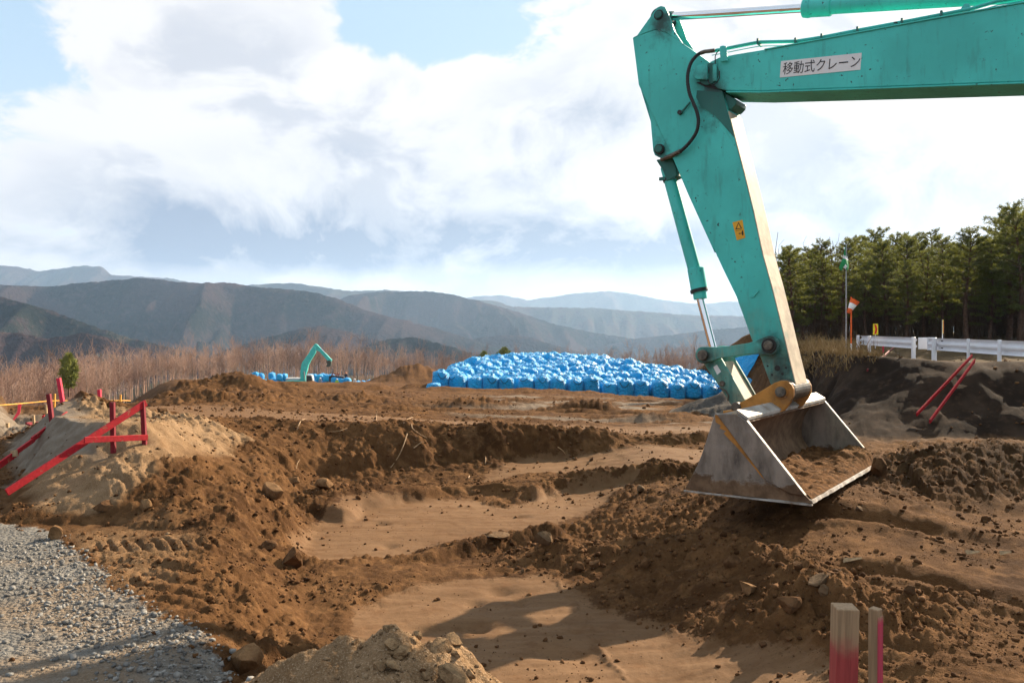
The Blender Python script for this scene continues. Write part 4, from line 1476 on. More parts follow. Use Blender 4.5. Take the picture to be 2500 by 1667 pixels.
def bag_mesh(seed, nseg=18, low=False):
    """soft upright sack with a gathered, crumpled top and slack folds"""
    rnd = random.Random(seed)
    hgt = rnd.uniform(1.12, 1.3)
    prof = [(.0, .0), (.47, .0), (.53, .06), (.56, .25), (.57, .55), (.555, .80), (.52, .95), (.44, 1.04), (.33, 1.10), (.22, 1.13), (.12, 1.16), (.13, 1.19), (.0, 1.16)]
    if low:
        prof = [(.50, .0), (.565, .45), (.53, .92), (.38, 1.06), (.15, 1.13), (.0, 1.15)]
    V, Fs = [], []
    lobes = rnd.randint(3, 5)
    ph = rnd.uniform(0, 6)
    lean = (rnd.uniform(-.05, .05), rnd.uniform(-.05, .05))
    for i, (r, z) in enumerate(prof):
        for k in range(nseg):
            a = 2 * math.pi * k / nseg
            sq = 1.0 / max(abs(math.cos(a)), abs(math.sin(a))) ** .35
            top = max(0, (z - .75) / .5)
            rr = r * (sq * .96) * (1 + .025 * math.sin(lobes * a + ph))
            nx = mnoise.noise((math.cos(a) * 1.3 + seed * 3.1, math.sin(a) * 1.3, z * 2.2))
            n2 = mnoise.noise((math.cos(a) * 4 + seed, math.sin(a) * 4, z * 5))
            rr *= 1 + (.05 + .20 * top) * nx + (.02 + .34 * top) * n2
            zz = z * hgt / 1.2 + (.22 * top) * mnoise.noise((math.cos(a) * 3 + seed, math.sin(a) * 3 - seed, 4.2 + i))
            V.append((rr * math.cos(a) + lean[0] * z, rr * math.sin(a) + lean[1] * z, max(0, zz)))
    n = len(prof)
    for i in range(n - 1):
        for k in range(nseg):
            j = (k + 1) % nseg
            Fs.append((i * nseg + k, i * nseg + j, (i + 1) * nseg + j, (i + 1) * nseg + k))
    me = bpy.data.meshes.new('bulk_bag')
    me.from_pydata(V, [], Fs)
    bm = bmesh.new()
    bm.from_mesh(me)
    bmesh.ops.remove_doubles(bm, verts=bm.verts, dist=.004)
    bm.to_mesh(me)
    bm.free()
    me.polygons.foreach_set('use_smooth', np.ones(len(me.polygons), dtype=bool))
    me.materials.append(MAT['bag'])
    return me, hgt


BAGS = [bag_mesh(s) for s in range(7)]
LOWB = [bag_mesh(s, 9, True) for s in range(20, 24)]


def strap_mesh(seed):
    rnd = random.Random(seed)
    mb = MB()
    a = rnd.uniform(-.35, .35)
    w_ = rnd.uniform(.28, .38)
    dip = rnd.uniform(.05, .40)
    pts = []
    for i in range(11):
        q = i / 10
        th_ = -math.pi / 2 + a + (q - .5) * w_ * 3.0
        z = 1.02 - dip * math.sin(math.pi * q) * (1 if rnd.random() < 2 else 0)
        pts.append((.60 * math.cos(th_), .60 * math.sin(th_), z))
    mb.tube(pts, .018, 5)
    bmesh.ops.recalc_face_normals(mb.bm, faces=mb.bm.faces)
    me = bpy.data.meshes.new('lifting_strap')
    mb.bm.to_mesh(me)
    mb.bm.free()
    me.materials.append(MAT['strap'])
    return me


STRAPS = [strap_mesh(s) for s in range(6)]


def put_bag(x, y, z, rnd, label, group, strap=False, face=0.0, tilt=0.0):
    me, hgt = rnd.choice(BAGS)
    o = mesh_obj('bulk_bag', me, None)
    sc = rnd.uniform(.94, 1.05)
    o.location = (x, y, z)
    o.rotation_euler = (tilt + rnd.uniform(-.05, .05), rnd.uniform(-.05, .05), rnd.choice((0, math.pi / 2, math.pi, -math.pi / 2)) + rnd.uniform(-.25, .25) if not strap else rnd.uniform(-.3, .3))
    o.scale = (sc, sc, sc * rnd.uniform(.9, 1.06))
    tag(o, label, 'bag', group)
    if strap:
        s_ = mesh_obj('lifting_strap', rnd.choice(STRAPS), None, o)
        s_.rotation_euler = (0, 0, rnd.uniform(-.35, .35))
    return o


ORD = 'first second third fourth fifth sixth seventh eighth ninth tenth eleventh twelfth thirteenth fourteenth fifteenth sixteenth seventeenth eighteenth nineteenth twentieth'.split()


def nth(i):
    return ORD[i] if i < 20 else 'twenty-' + ORD[i - 20]


def bag_pile():
    rnd = random.Random(5)
    spots = []
    sp = 1.10
    front = [(1060, 54.5), (1250, 54), (1400, 53.5), (1560, 53), (1740, 53), (1880, 53)]
    for row in range(27):
        y = 53.5 + row * sp
        xl = (1055 - CU) / F * 54.5 + .6 + row * .10 if row < 8 else (1055 - CU) / F * 54.5 + 1.4 + (row - 8) * .28
        xr = (1870 - CU) / F * 54 + row * .25
        n = int((xr - xl) / sp)
        for i in range(n + 1):
            x = xl + i * sp + (row % 2) * .5 + rnd.uniform(-.10, .10)
            yy = y + rnd.uniform(-.12, .12) + .035 * (x + 4)
            u = CU + x / yy * F
            # number of layers: a broad dome, lower to both sides
            top = np.interp(u, [1050, 1085, 1110, 1160, 1280, 1420, 1500, 1560, 1640, 1740, 1870], [1, 1.1, 1.7, 2.3, 2.9, 3.0, 2.8, 2.4, 2.1, 1.8, 1.5])
            lay = min(1 + max(0, row - 1.5) * .19, top) + rnd.uniform(-.07, .07)
            if row < 2:
                lay = 1.0 + rnd.uniform(-.12, .08)
            spots.append((row, i, x, yy, max(.9, lay)))
    lay_at = {(r_, i): l for r_, i, x, y, l in spots}
    allb = []
    for r_, i, x, y, l in spots:
        zg = min(ground_z(x, y), float(z_plateau(np.array([x]), np.array([y]))[0]) + .1) - .03
        q = 0
        while l - q >= .9:
            hidden = q > 0 and lay_at.get((r_ - 1, i), 0) > l - q
            if not hidden:
                allb.append((r_, i, x, y, zg + (l - 1 - q), q, l))
            q += 1
    allb.sort(key=lambda b_: b_[3])
    # the first ones in depth show largest; beyond them the heap is one mass
    stuffV, stuffF, off = [], [], 0
    cnt = 0
    fr_x = sorted(b_[2] for b_ in allb if b_[0] == 0)
    for r_, i, x, y, z, q, l in allb:
        if cnt < 300:
            if r_ == 0:
                lab = nth(fr_x.index(x)) + ' blue bag from the left in the front row of the large pile'
                grp = 'front row of the blue bag pile'
            elif l > 1.5:
                lab = 'crumpled blue bulk bag on the upper layer of the large blue pile'
                grp = 'upper bags of the blue pile'
            else:
                lab = 'blue bulk bag in the lower rows just behind the front row of the pile'
                grp = 'lower bags of the blue pile'
            put_bag(x, y, z, rnd, lab, grp, strap=(r_ == 0), tilt=rnd.uniform(-.16, .10))
            cnt += 1
        else:
            me, hgt = rnd.choice(LOWB)
            n = len(me.vertices)
            co = np.zeros(n * 3, dtype=np.float32)
            me.vertices.foreach_get('co', co)
            co = co.reshape(-1, 3)
            a = rnd.uniform(0, 6.28)
            c_, s_ = math.cos(a), math.sin(a)
            co2 = np.stack([co[:, 0] * c_ - co[:, 1] * s_ + x, co[:, 0] * s_ + co[:, 1] * c_ + y, co[:, 2] * rnd.uniform(.9, 1.1) + z], 1)
            stuffV.append(co2)
            for p in me.polygons:
                v = list(p.vertices)
                if len(v) == 4:
                    stuffF.append([v[0] + off, v[1] + off, v[2] + off])
                    stuffF.append([v[0] + off, v[2] + off, v[3] + off])
                else:
                    stuffF.append([k + off for k in v[:3]])
            off += n
    if stuffV:
        o = mesh_obj('bag_mass', mesh_np('bag_mass', np.concatenate(stuffV), np.array(stuffF), True), MAT['bag'])
        tag(o, 'far mass of crumpled blue bulk bags at the back of the large pile', 'bags', kind='stuff')


bag_pile()
rb = random.Random(9)
# one slumped bag at the foot of the left corner
o = put_bag((1058 - CU) / F * 52.5, 52.5, ground_z((1058 - CU) / F * 52.5, 52.5) - .02, rb, 'small slumped blue bag at the left foot of the big pile', None)
o.scale = (.85, .8, .45)
o = put_bag((1090 - CU) / F * 52.2, 52.2, ground_z((1090 - CU) / F * 52.2, 52.2) - .02, rb, 'flattened blue bag lying beside the slumped one before the pile', None)
o.scale = (1.0, .7, .30)
# bags around the far excavator
far_spots = [(618, 122, 1, 7, 1), (655, 124, 2, 6, 2), (690, 126, 1, 5, 1)]
for x0, cnt_, lay, lab in ((612, 12, 2, 'blue bulk bag stacked left of the far excavator behind the spoil heap'),
                           (755, 9, 2, 'blue bulk bag stacked between the far excavator and the dark carrier'),
                           (880, 8, 1, 'blue bulk bag lying right of the dark carrier on the far bench')):
    for i in range(cnt_):
        for q in range(lay):
            D = 139 + rb.uniform(-1.5, 1.5) + (i % 2)
            u = x0 + i * (9 if x0 == 612 else 8.5 if x0 == 880 else 6.8) + rb.uniform(-2, 2)
            x = (u - CU) / F * D
            if q == 1 and rb.random() < .35:
                continue
            o = put_bag(x, D, ground_z(x, D) + q * .95 - .05, rb, lab, lab.replace('bulk bag', 'bulk bags'))
            if x0 == 880 and rb.random() < .5:
                o.rotation_euler = (rb.uniform(.8, 1.5), 0, rb.uniform(0, 6))
                o.location.z += .4

# ------------------------------------------------------------------ trees
def bark_mat(name, colr):
    return flat_mat(name, colr, .9, 0, .35, 6, .1, .5)


def needle_mat():
    m, t, b = new_mat('pine_needles')
    g = t.n('ShaderNodeNewGeometry').outputs['Position']
    n = t.noise(g, .9, 4, .6)
    n2 = t.noise(g, 6.0, 2, .6)
    c = t.mix(t.ramp(n, .32, .68), (.018, .030, .011), (.078, .090, .024))
    c = t.mix(t.math('MULTIPLY', t.ramp(n2, .5, .75), .5), c, (.145, .145, .04))
    t.put(b.inputs['Base Color'], c)
    b.inputs['Roughness'].default_value = .6
    b.inputs['Specular IOR Level'].default_value = .25
    tr = t.n('ShaderNodeBsdfTranslucent')
    t.put(tr.inputs[0], t.mix(.5, c, (.26, .27, .05)))
    mx = t.n('ShaderNodeMixShader')
    mx.inputs[0].default_value = .5
    out_ = [n_ for n_ in m.node_tree.nodes if n_.type == 'OUTPUT_MATERIAL'][0]
    m.node_tree.links.new(b.outputs[0], mx.inputs[1])
    m.node_tree.links.new(tr.outputs[0], mx.inputs[2])
    m.node_tree.links.new(mx.outputs[0], out_.inputs[0])
    return m


def twig_mat(name, c0, c1_, scale=.05):
    m, t, b = new_mat(name)
    g = t.n('ShaderNodeNewGeometry').outputs['Position']
    oi = t.n('ShaderNodeObjectInfo').outputs['Random']
    n = t.noise(g, scale, 3, .6)
    c = t.mix(t.math('ADD', t.math('MULTIPLY', t.ramp(n, .35, .65), .6), t.math('MULTIPLY', oi, .4)), c0, c1_)
    t.put(b.inputs['Base Color'], c)
    b.inputs['Roughness'].default_value = .85
    b.inputs['Specular IOR Level'].default_value = .1
    return m


MAT['pine_bark'] = bark_mat('pine_bark', (.085, .050, .034))
MAT['needles'] = needle_mat()
MAT['bare_bark'] = bark_mat('grey_bark', (.22, .17, .135))
MAT['twigs'] = twig_mat('red_brown_twigs', (.20, .115, .085), (.34, .225, .165))
MAT['brush'] = twig_mat('dark_brush', (.05, .035, .024), (.10, .065, .04), .3)


class Tris:
    """fast collector of tapering 3-sided sticks and blade triangles"""
    def __init__(self):
        self.V, self.F = [], []
    def stick(self, a, b, ra, rb):
        a, b = Vector(a), Vector(b)
        t = (b - a)
        if t.length < 1e-5:
            return
        t.normalize()
        u = t.orthogonal().normalized()
        w_ = t.cross(u)
        n = len(self.V)
        for p, r in ((a, ra), (b, rb)):
            for k in range(3):
                an = 2.0944 * k
                self.V.append(tuple(p + (u * math.cos(an) + w_ * math.sin(an)) * r))
        for k in range(3):
            j = (k + 1) % 3
            self.F.append((n + k, n + j, n + 3 + j))
            self.F.append((n + k, n + 3 + j, n + 3 + k))
    def tri(self, a, b, c):
        n = len(self.V)
        self.V += [tuple(a), tuple(b), tuple(c)]
        self.F.append((n, n + 1, n + 2))
    def mesh(self, name, mat, smooth=False):
        me = mesh_np(name, np.array(self.V), np.array(self.F), smooth)
        me.materials.append(mat)
        return me


def rvec(rnd):
    while True:
        v = Vector((rnd.uniform(-1, 1), rnd.uniform(-1, 1), rnd.uniform(-1, 1)))
        if .05 < v.length < 1:
            return v.normalized()


def pine(seed, H):
    rnd = random.Random(seed)
    mb = MB()
    bend = Vector((rnd.uniform(-.05, .05), rnd.uniform(-.05, .05), 0))
    def axis(z):
        q = z / H
        return Vector((bend.x * H * q * q + .12 * math.sin(q * 5 + seed), bend.y * H * q * q + .1 * math.cos(q * 4 + seed), z))
    mb.tube([axis(H * i / 10) for i in range(11)], [.15 * (1 - .93 * i / 10) + .012 for i in range(11)], 7)
    cr = Tris()
    start = rnd.uniform(.20, .38)
    nb = 46
    for b in range(nb):
        q = start + (1 - start) * (b / nb) ** .9
        z = H * q
        base = axis(z)
        a = b * 2.4 + rnd.uniform(-.5, .5)
        reach = (1.95 * math.sin(math.pi * (.24 + .68 * (q - start) / (1 - start))) ** .8) * rnd.uniform(.5, 1.2) * H / 7.5
        up = .10 + .55 * (q - start) / (1 - start)
        dirn = Vector((math.cos(a), math.sin(a), up)).normalized()
        tip = base + dirn * reach + Vector((0, 0, -.06 * reach * reach))
        mb.tube([base, base.lerp(tip, .5) + Vector((0, 0, .05)), tip], [.035, .022, .008], 4, cap=False)
        nt = int(5 + 10 * reach)
        for k in range(nt):
            t_ = .35 + .65 * (k / nt) + rnd.uniform(-.05, .05)
            side = Vector((-math.sin(a), math.cos(a), 0)) * rnd.uniform(-.5, .5) * reach * .55 * (1.2 - abs(t_ - .7))
            c = base.lerp(tip, t_) + side + Vector((0, 0, rnd.uniform(-.04, .16)))
            if rnd.random() < .5:
                cr.stick(base.lerp(tip, max(.2, t_ - .15)), c, .010, .005)
            ax = (dirn * .4 + Vector((0, 0, .9)) + rvec(rnd) * .5).normalized()
            L = rnd.uniform(.13, .24)
            for nn in range(13):
                dv = (ax * rnd.uniform(.1, 1.0) + rvec(rnd) * .9).normalized()
                sd = dv.cross(rvec(rnd)).normalized() * rnd.uniform(.010, .022)
                cr.tri(c - sd, c + sd, c + dv * L)
                if nn < 6:
                    c2_ = c + dv * L * .5
                    d2 = (dv + rvec(rnd) * .8).normalized()
                    cr.tri(c2_ - sd, c2_ + sd, c2_ + d2 * L * .7)
    # a few dead lower branches
    for b in range(7):
        z = H * rnd.uniform(.12, start)
        base = axis(z)
        a = rnd.uniform(0, 6.28)
        mb.tube([base, base + Vector((math.cos(a) * .5, math.sin(a) * .5, .02)), base + Vector((math.cos(a) * .95, math.sin(a) * .95, -.12))], [.018, .012, .004], 4, cap=False)
    bmesh.ops.recalc_face_normals(mb.bm, faces=mb.bm.faces)
    tm = bpy.data.meshes.new('trunk')
    mb.bm.to_mesh(tm)
    mb.bm.free()
    tm.materials.append(MAT['pine_bark'])
    return tm, cr.mesh('crown', MAT['needles'])


PINES = [pine(40 + i, 7.5) for i in range(5)]


def place_pine(i, u, v_top, D, rnd, label, group=None):
    x = (u - CU) / F * D
    zg = ground_z(x, D) - .05
    top = EYE - (v_top - HV) / F * D
    s = (top - zg) / 7.5
    tm, cm = PINES[i % len(PINES)]
    root = empty('pine_tree', (x, D, zg), (0, 0, rnd.uniform(0, 6.28)))
    root.scale = (s * rnd.uniform(.9, 1.15), s * rnd.uniform(.9, 1.15), s)
    tag(root, label, 'tree', group)
    mesh_obj('trunk', tm, None, root)
    mesh_obj('crown', cm, None, root)
    return root


def pine_wood():
    rnd = random.Random(77)
    tops = np.array([(1880, 625), (1905, 618), (1950, 604), (2000, 612), (2050, 608), (2100, 575), (2150, 585), (2200, 590), (2225, 560), (2280, 575), (2320, 590), (2370, 580), (2420, 570), (2470, 530), (2500, 505), (2600, 510), (2750, 540), (2900, 540)])
    n = 0
    for row, (D, du, drop) in enumerate(((37, 46, 0), (42, 40, 6), (47, 38, 12), (53, 40, 20))):
        u = 1915 + row * 13
        k_row = 0
        while u < (2900 if row < 2 else 2700):
            vt = np.interp(u, tops[:, 0], tops[:, 1]) + drop * .6 + rnd.choice((-12, 0, 10, 28, 60)) + rnd.uniform(-10, 12)
            DD = D + rnd.uniform(-1.8, 1.8)
            lab = ['green pine in the front line of the wood behind the white guard rail', 'green pine standing in the second line of the roadside pine wood',
                   'pine half hidden deep in the wood behind the guard rail', 'pine at the dark back of the wood behind the guard rail'][row]
            grp = ['front line of pines', 'second line of pines', 'third line of pines', 'back line of pines'][row]
            if row == 0:
                lab = nth(k_row) + ' pine from the excavator arm in the front line behind the guard rail'
            k_row += 1
            place_pine(n + row, u, vt, DD, rnd, lab, grp)
            n += 1
            u += du * rnd.uniform(.75, 1.25)
    place_pine(2, 2492, 508, 34, rnd, 'tallest pine, rising at the right edge of the picture')
    place_pine(1, 1930, 612, 35, rnd, 'leftmost front pine, beside the excavator arm')


pine_wood()


# brush and thin stems that close the wood below the crowns
def undergrowth():
    rnd = random.Random(12)
    T = Tris()
    for k in range(1700):
        D = rnd.uniform(37, 66)
        x = (rnd.uniform(1860, 2750) - CU) / F * D
        h = rnd.uniform(.8, 3.2) if rnd.random() < .8 else rnd.uniform(3, 5)
        z = .86 + .012 * min(60, max(0, D - 16)) - .1
        p = Vector((x, D, z))
        lean = Vector((rnd.uniform(-.25, .25), rnd.uniform(-.25, .25), 1)).normalized()
        T.stick(p, p + lean * h, .035, .012)
        for q in range(7):
            b = p + lean * h * rnd.uniform(.25, .95)
            dv = (rvec(rnd) + Vector((0, 0, .6))).normalized()
            e = b + dv * rnd.uniform(.3, .9)
            T.stick(b, e, .016, .007)
            T.stick(e, e + (dv + rvec(rnd) * .7).normalized() * .4, .009, .005)
    o = mesh_obj('undergrowth', T.mesh('undergrowth', MAT['brush']), None)
    tag(o, 'dark leafless undergrowth filling the wood below the pines', 'undergrowth', kind='stuff')


undergrowth()


# bare winter trees behind the site
def bare_tree(seed, H, fine=True):
    rnd = random.Random(seed)
    tr, cr = Tris(), Tris()
    def grow(p, d, L, r, depth):
        n = 3 if depth < 2 else 2
        q = p
        for i in range(n):
            d = (d + rvec(rnd) * .16 + Vector((0, 0, .06))).normalized()
            e = q + d * (L / n)
            r2 = r * (.80 if i < n - 1 else .70)
            (tr if depth < 2 else cr).stick(q, e, r, r2)
            if depth > 0 or i > 0:
                kids = (2 if depth < 3 else 1) if fine else 1
                for k in range(kids):
                    if depth < (4 if fine else 3):
                        nd = (d * .9 + rvec(rnd) * .75 + Vector((0, 0, .25))).normalized()
                        grow(e, nd, L * rnd.uniform(.5, .72), max(.011, r2 * .55), depth + 1)
            q, r = e, r2
        return
    # stem, then boughs from a third of the way up
    p, d, r = Vector((0, 0, -.2)), Vector((0, 0, 1)), .10
    seg = 9
    for i in range(seg):
        d = (d + rvec(rnd) * .07 + Vector((0, 0, .15))).normalized()
        e = p + d * (H / seg)
        tr.stick(p, e, r, r * .87)
        if i >= 3:
            for k in range(rnd.randint(2, 3)):
                nd = (Vector((rnd.uniform(-1, 1), rnd.uniform(-1, 1), rnd.uniform(.7, 1.5)))).normalized()
                grow(e, nd, H * .26 * rnd.uniform(.6, 1.1) * (1.15 - i / seg * .5), r * .5, 2 if i > 4 else 1)
        p, r = e, r * .87
    return tr.mesh('trunk', MAT['bare_bark']), cr.mesh('crown', MAT['twigs'])


BARE = [bare_tree(300 + i, 8.0) for i in range(6)]
FOREST_TOP = np.array([(-500, 930), (-200, 915), (0, 903), (100, 888), (200, 873), (300, 860), (420, 850), (540, 846), (640, 838), (740, 832), (800, 834), (900, 850), (1000, 852), (1100, 862), (1200, 866), (1300, 870), (1400, 866), (1500, 862), (1600, 850), (1700, 845), (1800, 850), (1900, 850), (2400, 860)])
FOREST_BASE = np.array([(-500, 1010), (0, 990), (300, 968), (500, 955), (700, 945), (900, 942), (1100, 938), (1400, 925), (1700, 915), (2400, 905)])


def bare_wood():
    rnd = random.Random(21)
    n = 0
    for row in range(5):
        u = -120 + row * 9
        while u < 1900 and n < 299:
            D = np.interp(u, [0, 400, 800, 2000], [58, 128, 150, 165]) + row * np.interp(u, [0, 400], [3, 5]) + rnd.uniform(-2, 2)
            vt = np.interp(u, FOREST_TOP[:, 0], FOREST_TOP[:, 1]) + rnd.choice((-12, 0, 6, 14, 30)) + rnd.uniform(-6, 10) - row * .5
            vb = np.interp(u, FOREST_BASE[:, 0], FOREST_BASE[:, 1]) - row * 1.0
            x = (u - CU) / F * D
            zb, zt = EYE - (vb - HV) / F * D, EYE - (vt - HV) / F * D
            zg = min(zb, ground_z(x, D))
            tm, cm = BARE[n % 6]
            s = (zt - zg) / 9.0
            root = empty('bare_tree', (x, D, zg), (0, 0, rnd.uniform(0, 6.28)))
            root.scale = (s * rnd.uniform(.8, 1.1), s * rnd.uniform(.8, 1.1), s)
            side = 'left' if u < 640 else ('middle' if u < 1180 else 'right')
            tag(root, {'left': 'bare reddish winter tree in the belt behind the red stakes', 'middle': 'bare winter tree in the belt behind the far excavator',
                       'right': 'bare winter tree in the belt behind the large blue bag pile'}[side], 'tree', 'bare trees ' + side + ' part of the belt')
            mesh_obj('trunk', tm, None, root)
            mesh_obj('crown', cm, None, root)
            n += 1
            u += rnd.uniform(22, 46)
    # the wood goes on behind as one mass
    T = Tris()
    for k in range(1150):
        u = rnd.uniform(-300, 2100)
        D = np.interp(u, [0, 400, 800, 2000], [76, 152, 176, 190]) + rnd.uniform(0, 30)
        vt = np.interp(u, FOREST_TOP[:, 0], FOREST_TOP[:, 1]) + rnd.uniform(-2, 36)
        x = (u - CU) / F * D
        zt = EYE - (vt - HV) / F * D
        h = rnd.uniform(7.5, 10)
        p = Vector((x, D, zt - h))
        d = Vector((rnd.uniform(-.06, .06), rnd.uniform(-.06, .06), 1)).normalized()
        T.stick(p, p + d * h * .6, .09, .05)
        T.stick(p + d * h * .6, p + d * h, .05, .012)
        for q in range(17):
            b = p + d * h * rnd.uniform(.3, .97)
            dv = Vector((rnd.uniform(-1, 1), rnd.uniform(-1, 1), rnd.uniform(.6, 1.6))).normalized()
            L = rnd.uniform(.6, 1.5)
            e = b + dv * L
            T.stick(b, e, .030, .016)
            for w2 in range(1):
                m_ = b.lerp(e, rnd.uniform(.4, 1))
                T.stick(m_, m_ + (dv + rvec(rnd) * .8).normalized() * L * .6, .014, .008)
    o = mesh_obj('bare_wood', T.mesh('bare_wood', MAT['twigs']), None)
    tag(o, 'mass of bare reddish winter trees behind the front rows', 'wood', kind='stuff')


bare_wood()


def green_shrub(u, v_top, v_bot, D, wpx, label, seed):
    rnd = random.Random(seed)
    x = (u - CU) / F * D
    z0, z1 = EYE - (v_bot - HV) / F * D, EYE - (v_top - HV) / F * D
    W, H = wpx / F * D / 2, z1 - z0
    tr, cr = Tris(), Tris()
    tr.stick((0, 0, -.5), (0, 0, H * .8), .09, .02)
    for k in range(300):
        q = rnd.random() ** .8
        r = W * math.sqrt(max(.03, 1 - (2 * q - .9) ** 2)) * rnd.random() ** .6 * (.75 + .5 * abs(math.sin(3 * q + 9 * rnd.random())))
        a = rnd.uniform(0, 6.28)
        c = Vector((r * math.cos(a), r * math.sin(a), H * (.12 + .88 * q)))
        if k % 4 == 0:
            tr.stick((0, 0, c.z * .8), c, .03, .01)
        for nn in range(14):
            dv = (rvec(rnd) + Vector((0, 0, .4))).normalized()
            sd = dv.cross(rvec(rnd)).normalized() * .05
            cr.tri(c - sd, c + sd, c + dv * rnd.uniform(.25, .5))
    root = empty('evergreen_tree', (x, D, z0))
    tag(root, label, 'tree')
    mesh_obj('trunk', tr.mesh('trunk', MAT['pine_bark']), None, root)
    mesh_obj('crown', cr.mesh('crown', MAT['yellow_needles']), None, root)


MAT['yellow_needles'] = twig_mat('yellow_green_needles', (.17, .19, .035), (.30, .30, .07), .8)
green_shrub(168, 868, 955, 75, 34, 'single yellow-green conifer in the bare wood at the far left', 1)
green_shrub(1232, 850, 900, 135, 40, 'olive green bushy tree just above the left part of the blue pile', 2)
green_shrub(1182, 860, 900, 133, 26, 'small dull green tree left of the bushy one above the pile', 3)

# ------------------------------------------------------------------ painted battens, stakes and rope
def red_wood_mat(name, red, wood, fade=None):
    """sawn softwood sprayed with marking paint; fade = local height band where the paint sets in"""
    m, t, b = new_mat(name)
    co = t.n('ShaderNodeTexCoord').outputs['Object']
    g = t.n('ShaderNodeNewGeometry').outputs['Position']
    mp = t.n('ShaderNodeMapping')
    mp.inputs['Scale'].default_value = (60, 60, 3.0) if fade else (20, 20, 20)
    t.put(mp.inputs[0], co if fade else g)
    grain = t.noise(mp.outputs[0], 2.0, 4, .6)
    c = t.mix(t.ramp(grain, .35, .65), tuple(x * .72 for x in wood), wood)
    n = t.noise(g, 9.0 if not fade else 30.0, 4, .6)
    pr = t.mix(t.ramp(grain, .3, .7), tuple(x * .7 for x in red), red)
    if fade:
        sp = t.n('ShaderNodeSeparateXYZ')
        t.put(sp.inputs[0], co)
        k = t.ramp(t.math('ADD', sp.outputs[2], t.math('MULTIPLY', t.math('SUBTRACT', n, .5), fade[2])), fade[0], fade[1])
        k = t.math('MULTIPLY', k, .8)
    else:
        k = t.ramp(t.math('ADD', t.math('MULTIPLY', n, .6), t.math('MULTIPLY', grain, .4)), .30, .43)
    c = t.mix(k, c, pr)
    t.put(b.inputs['Base Color'], c)
    b.inputs['Roughness'].default_value = .7
    b.inputs['Specular IOR Level'].default_value = .25
    t.put(b.inputs['Normal'], t.bump(grain, .35, .004))
    return m


RED = (.43, .012, .020)
MAT['red_board'] = red_wood_mat('red_painted_batten', RED, (.42, .28, .15))
MAT['red_dark'] = red_wood_mat('dull_red_batten', (.20, .014, .022), (.22, .13, .08))
MAT['pink_board'] = red_wood_mat('pink_red_stake', (.68, .035, .075), (.5, .3, .2))
MAT['wood'] = flat_mat('pale_stake_wood', (.36, .25, .14), .8, 0, .25, 12, .2, .2)
MAT['rope'] = flat_mat('orange_rope', (.62, .28, .04), .8)
MAT['ribbon'] = flat_mat('pink_ribbon', (.75, .05, .08), .6)


def z5(X, Y):
    return (X / 4.9, 900 + Y / 4.9)


def board(parent, name, a, b, Ya, Yb, wd, th, mat, up=(0, 0, 1)):
    p, q = at(*z5(*a), Ya), at(*z5(*b), Yb)
    if parent is not None:
        p, q = p - parent.location, q - parent.location
    return MB().bar(p, q, wd, th, up).done(name, mat, parent, bevel=.002)


fr = empty('batter_board_frame', at(276, 1098, 7.85))
tag(fr, 'red batten frame with two posts and a long sloping board down the sand bank', 'batter board')
board(fr, 'sloping_board', (78, 1478), (1745, 405), 7.02, 8.12, .062, .022, MAT['red_board'])
board(fr, 'post', (1345, 400), (1356, 1010), 7.86, 7.86, .040, .040, MAT['red_dark'], up=(1, 0, 0))
board(fr, 'post', (1705, 392), (1736, 1020), 8.10, 8.10, .040, .040, MAT['red_dark'], up=(1, 0, 0))
board(fr, 'cross_board', (1008, 852), (1765, 820), 7.55, 8.10, .055, .018, MAT['red_board'])
f2 = empty('batter_board_frame', at(126, 1031, 9.6))
tag(f2, 'red sloping batten with a leaning post on the far grey edge of the bank', 'batter board')
board(f2, 'sloping_board', (-130, 1240), (210, 1000), 8.3, 8.8, .07, .02, MAT['red_board'])
board(f2, 'sloping_board', (205, 990), (410, 845), 8.8, 9.2, .05, .02, MAT['red_board'])
board(f2, 'sloping_board', (380, 850), (800, 540), 9.15, 10.1, .06, .02, MAT['red_board'])
board(f2, 'post', (582, 300), (628, 690), 9.7, 9.7, .045, .045, MAT['red_dark'], up=(1, 0, 0))
board(f2, 'peg', (165, 975), (175, 1050), 8.7, 8.7, .06, .03, MAT['wood'], up=(1, 0, 0))
s1 = board(None, 'survey_stake', (702, 112), (765, 500), 10.6, 10.6, .045, .045, MAT['pink_board'], up=(1, 0, 0))
tag(s1, 'tallest pink-red stake, leaning, behind the heap on the sand bank', 'stake')
f3 = empty('batter_board_frame', at(246, 1002, 12.2))
tag(f3, 'small red post with a short cross board behind the bank top', 'batter board')
board(f3, 'post', (1187, 248), (1206, 520), 12.2, 12.2, .045, .045, MAT['pink_board'], up=(1, 0, 0))
board(f3, 'cross_board', (1092, 470), (1305, 425), 12.0, 12.6, .085, .02, MAT['pink_board'])
board(f3, 'post', (1128, 378), (1132, 470), 12.1, 12.1, .05, .04, MAT['red_board'], up=(1, 0, 0))
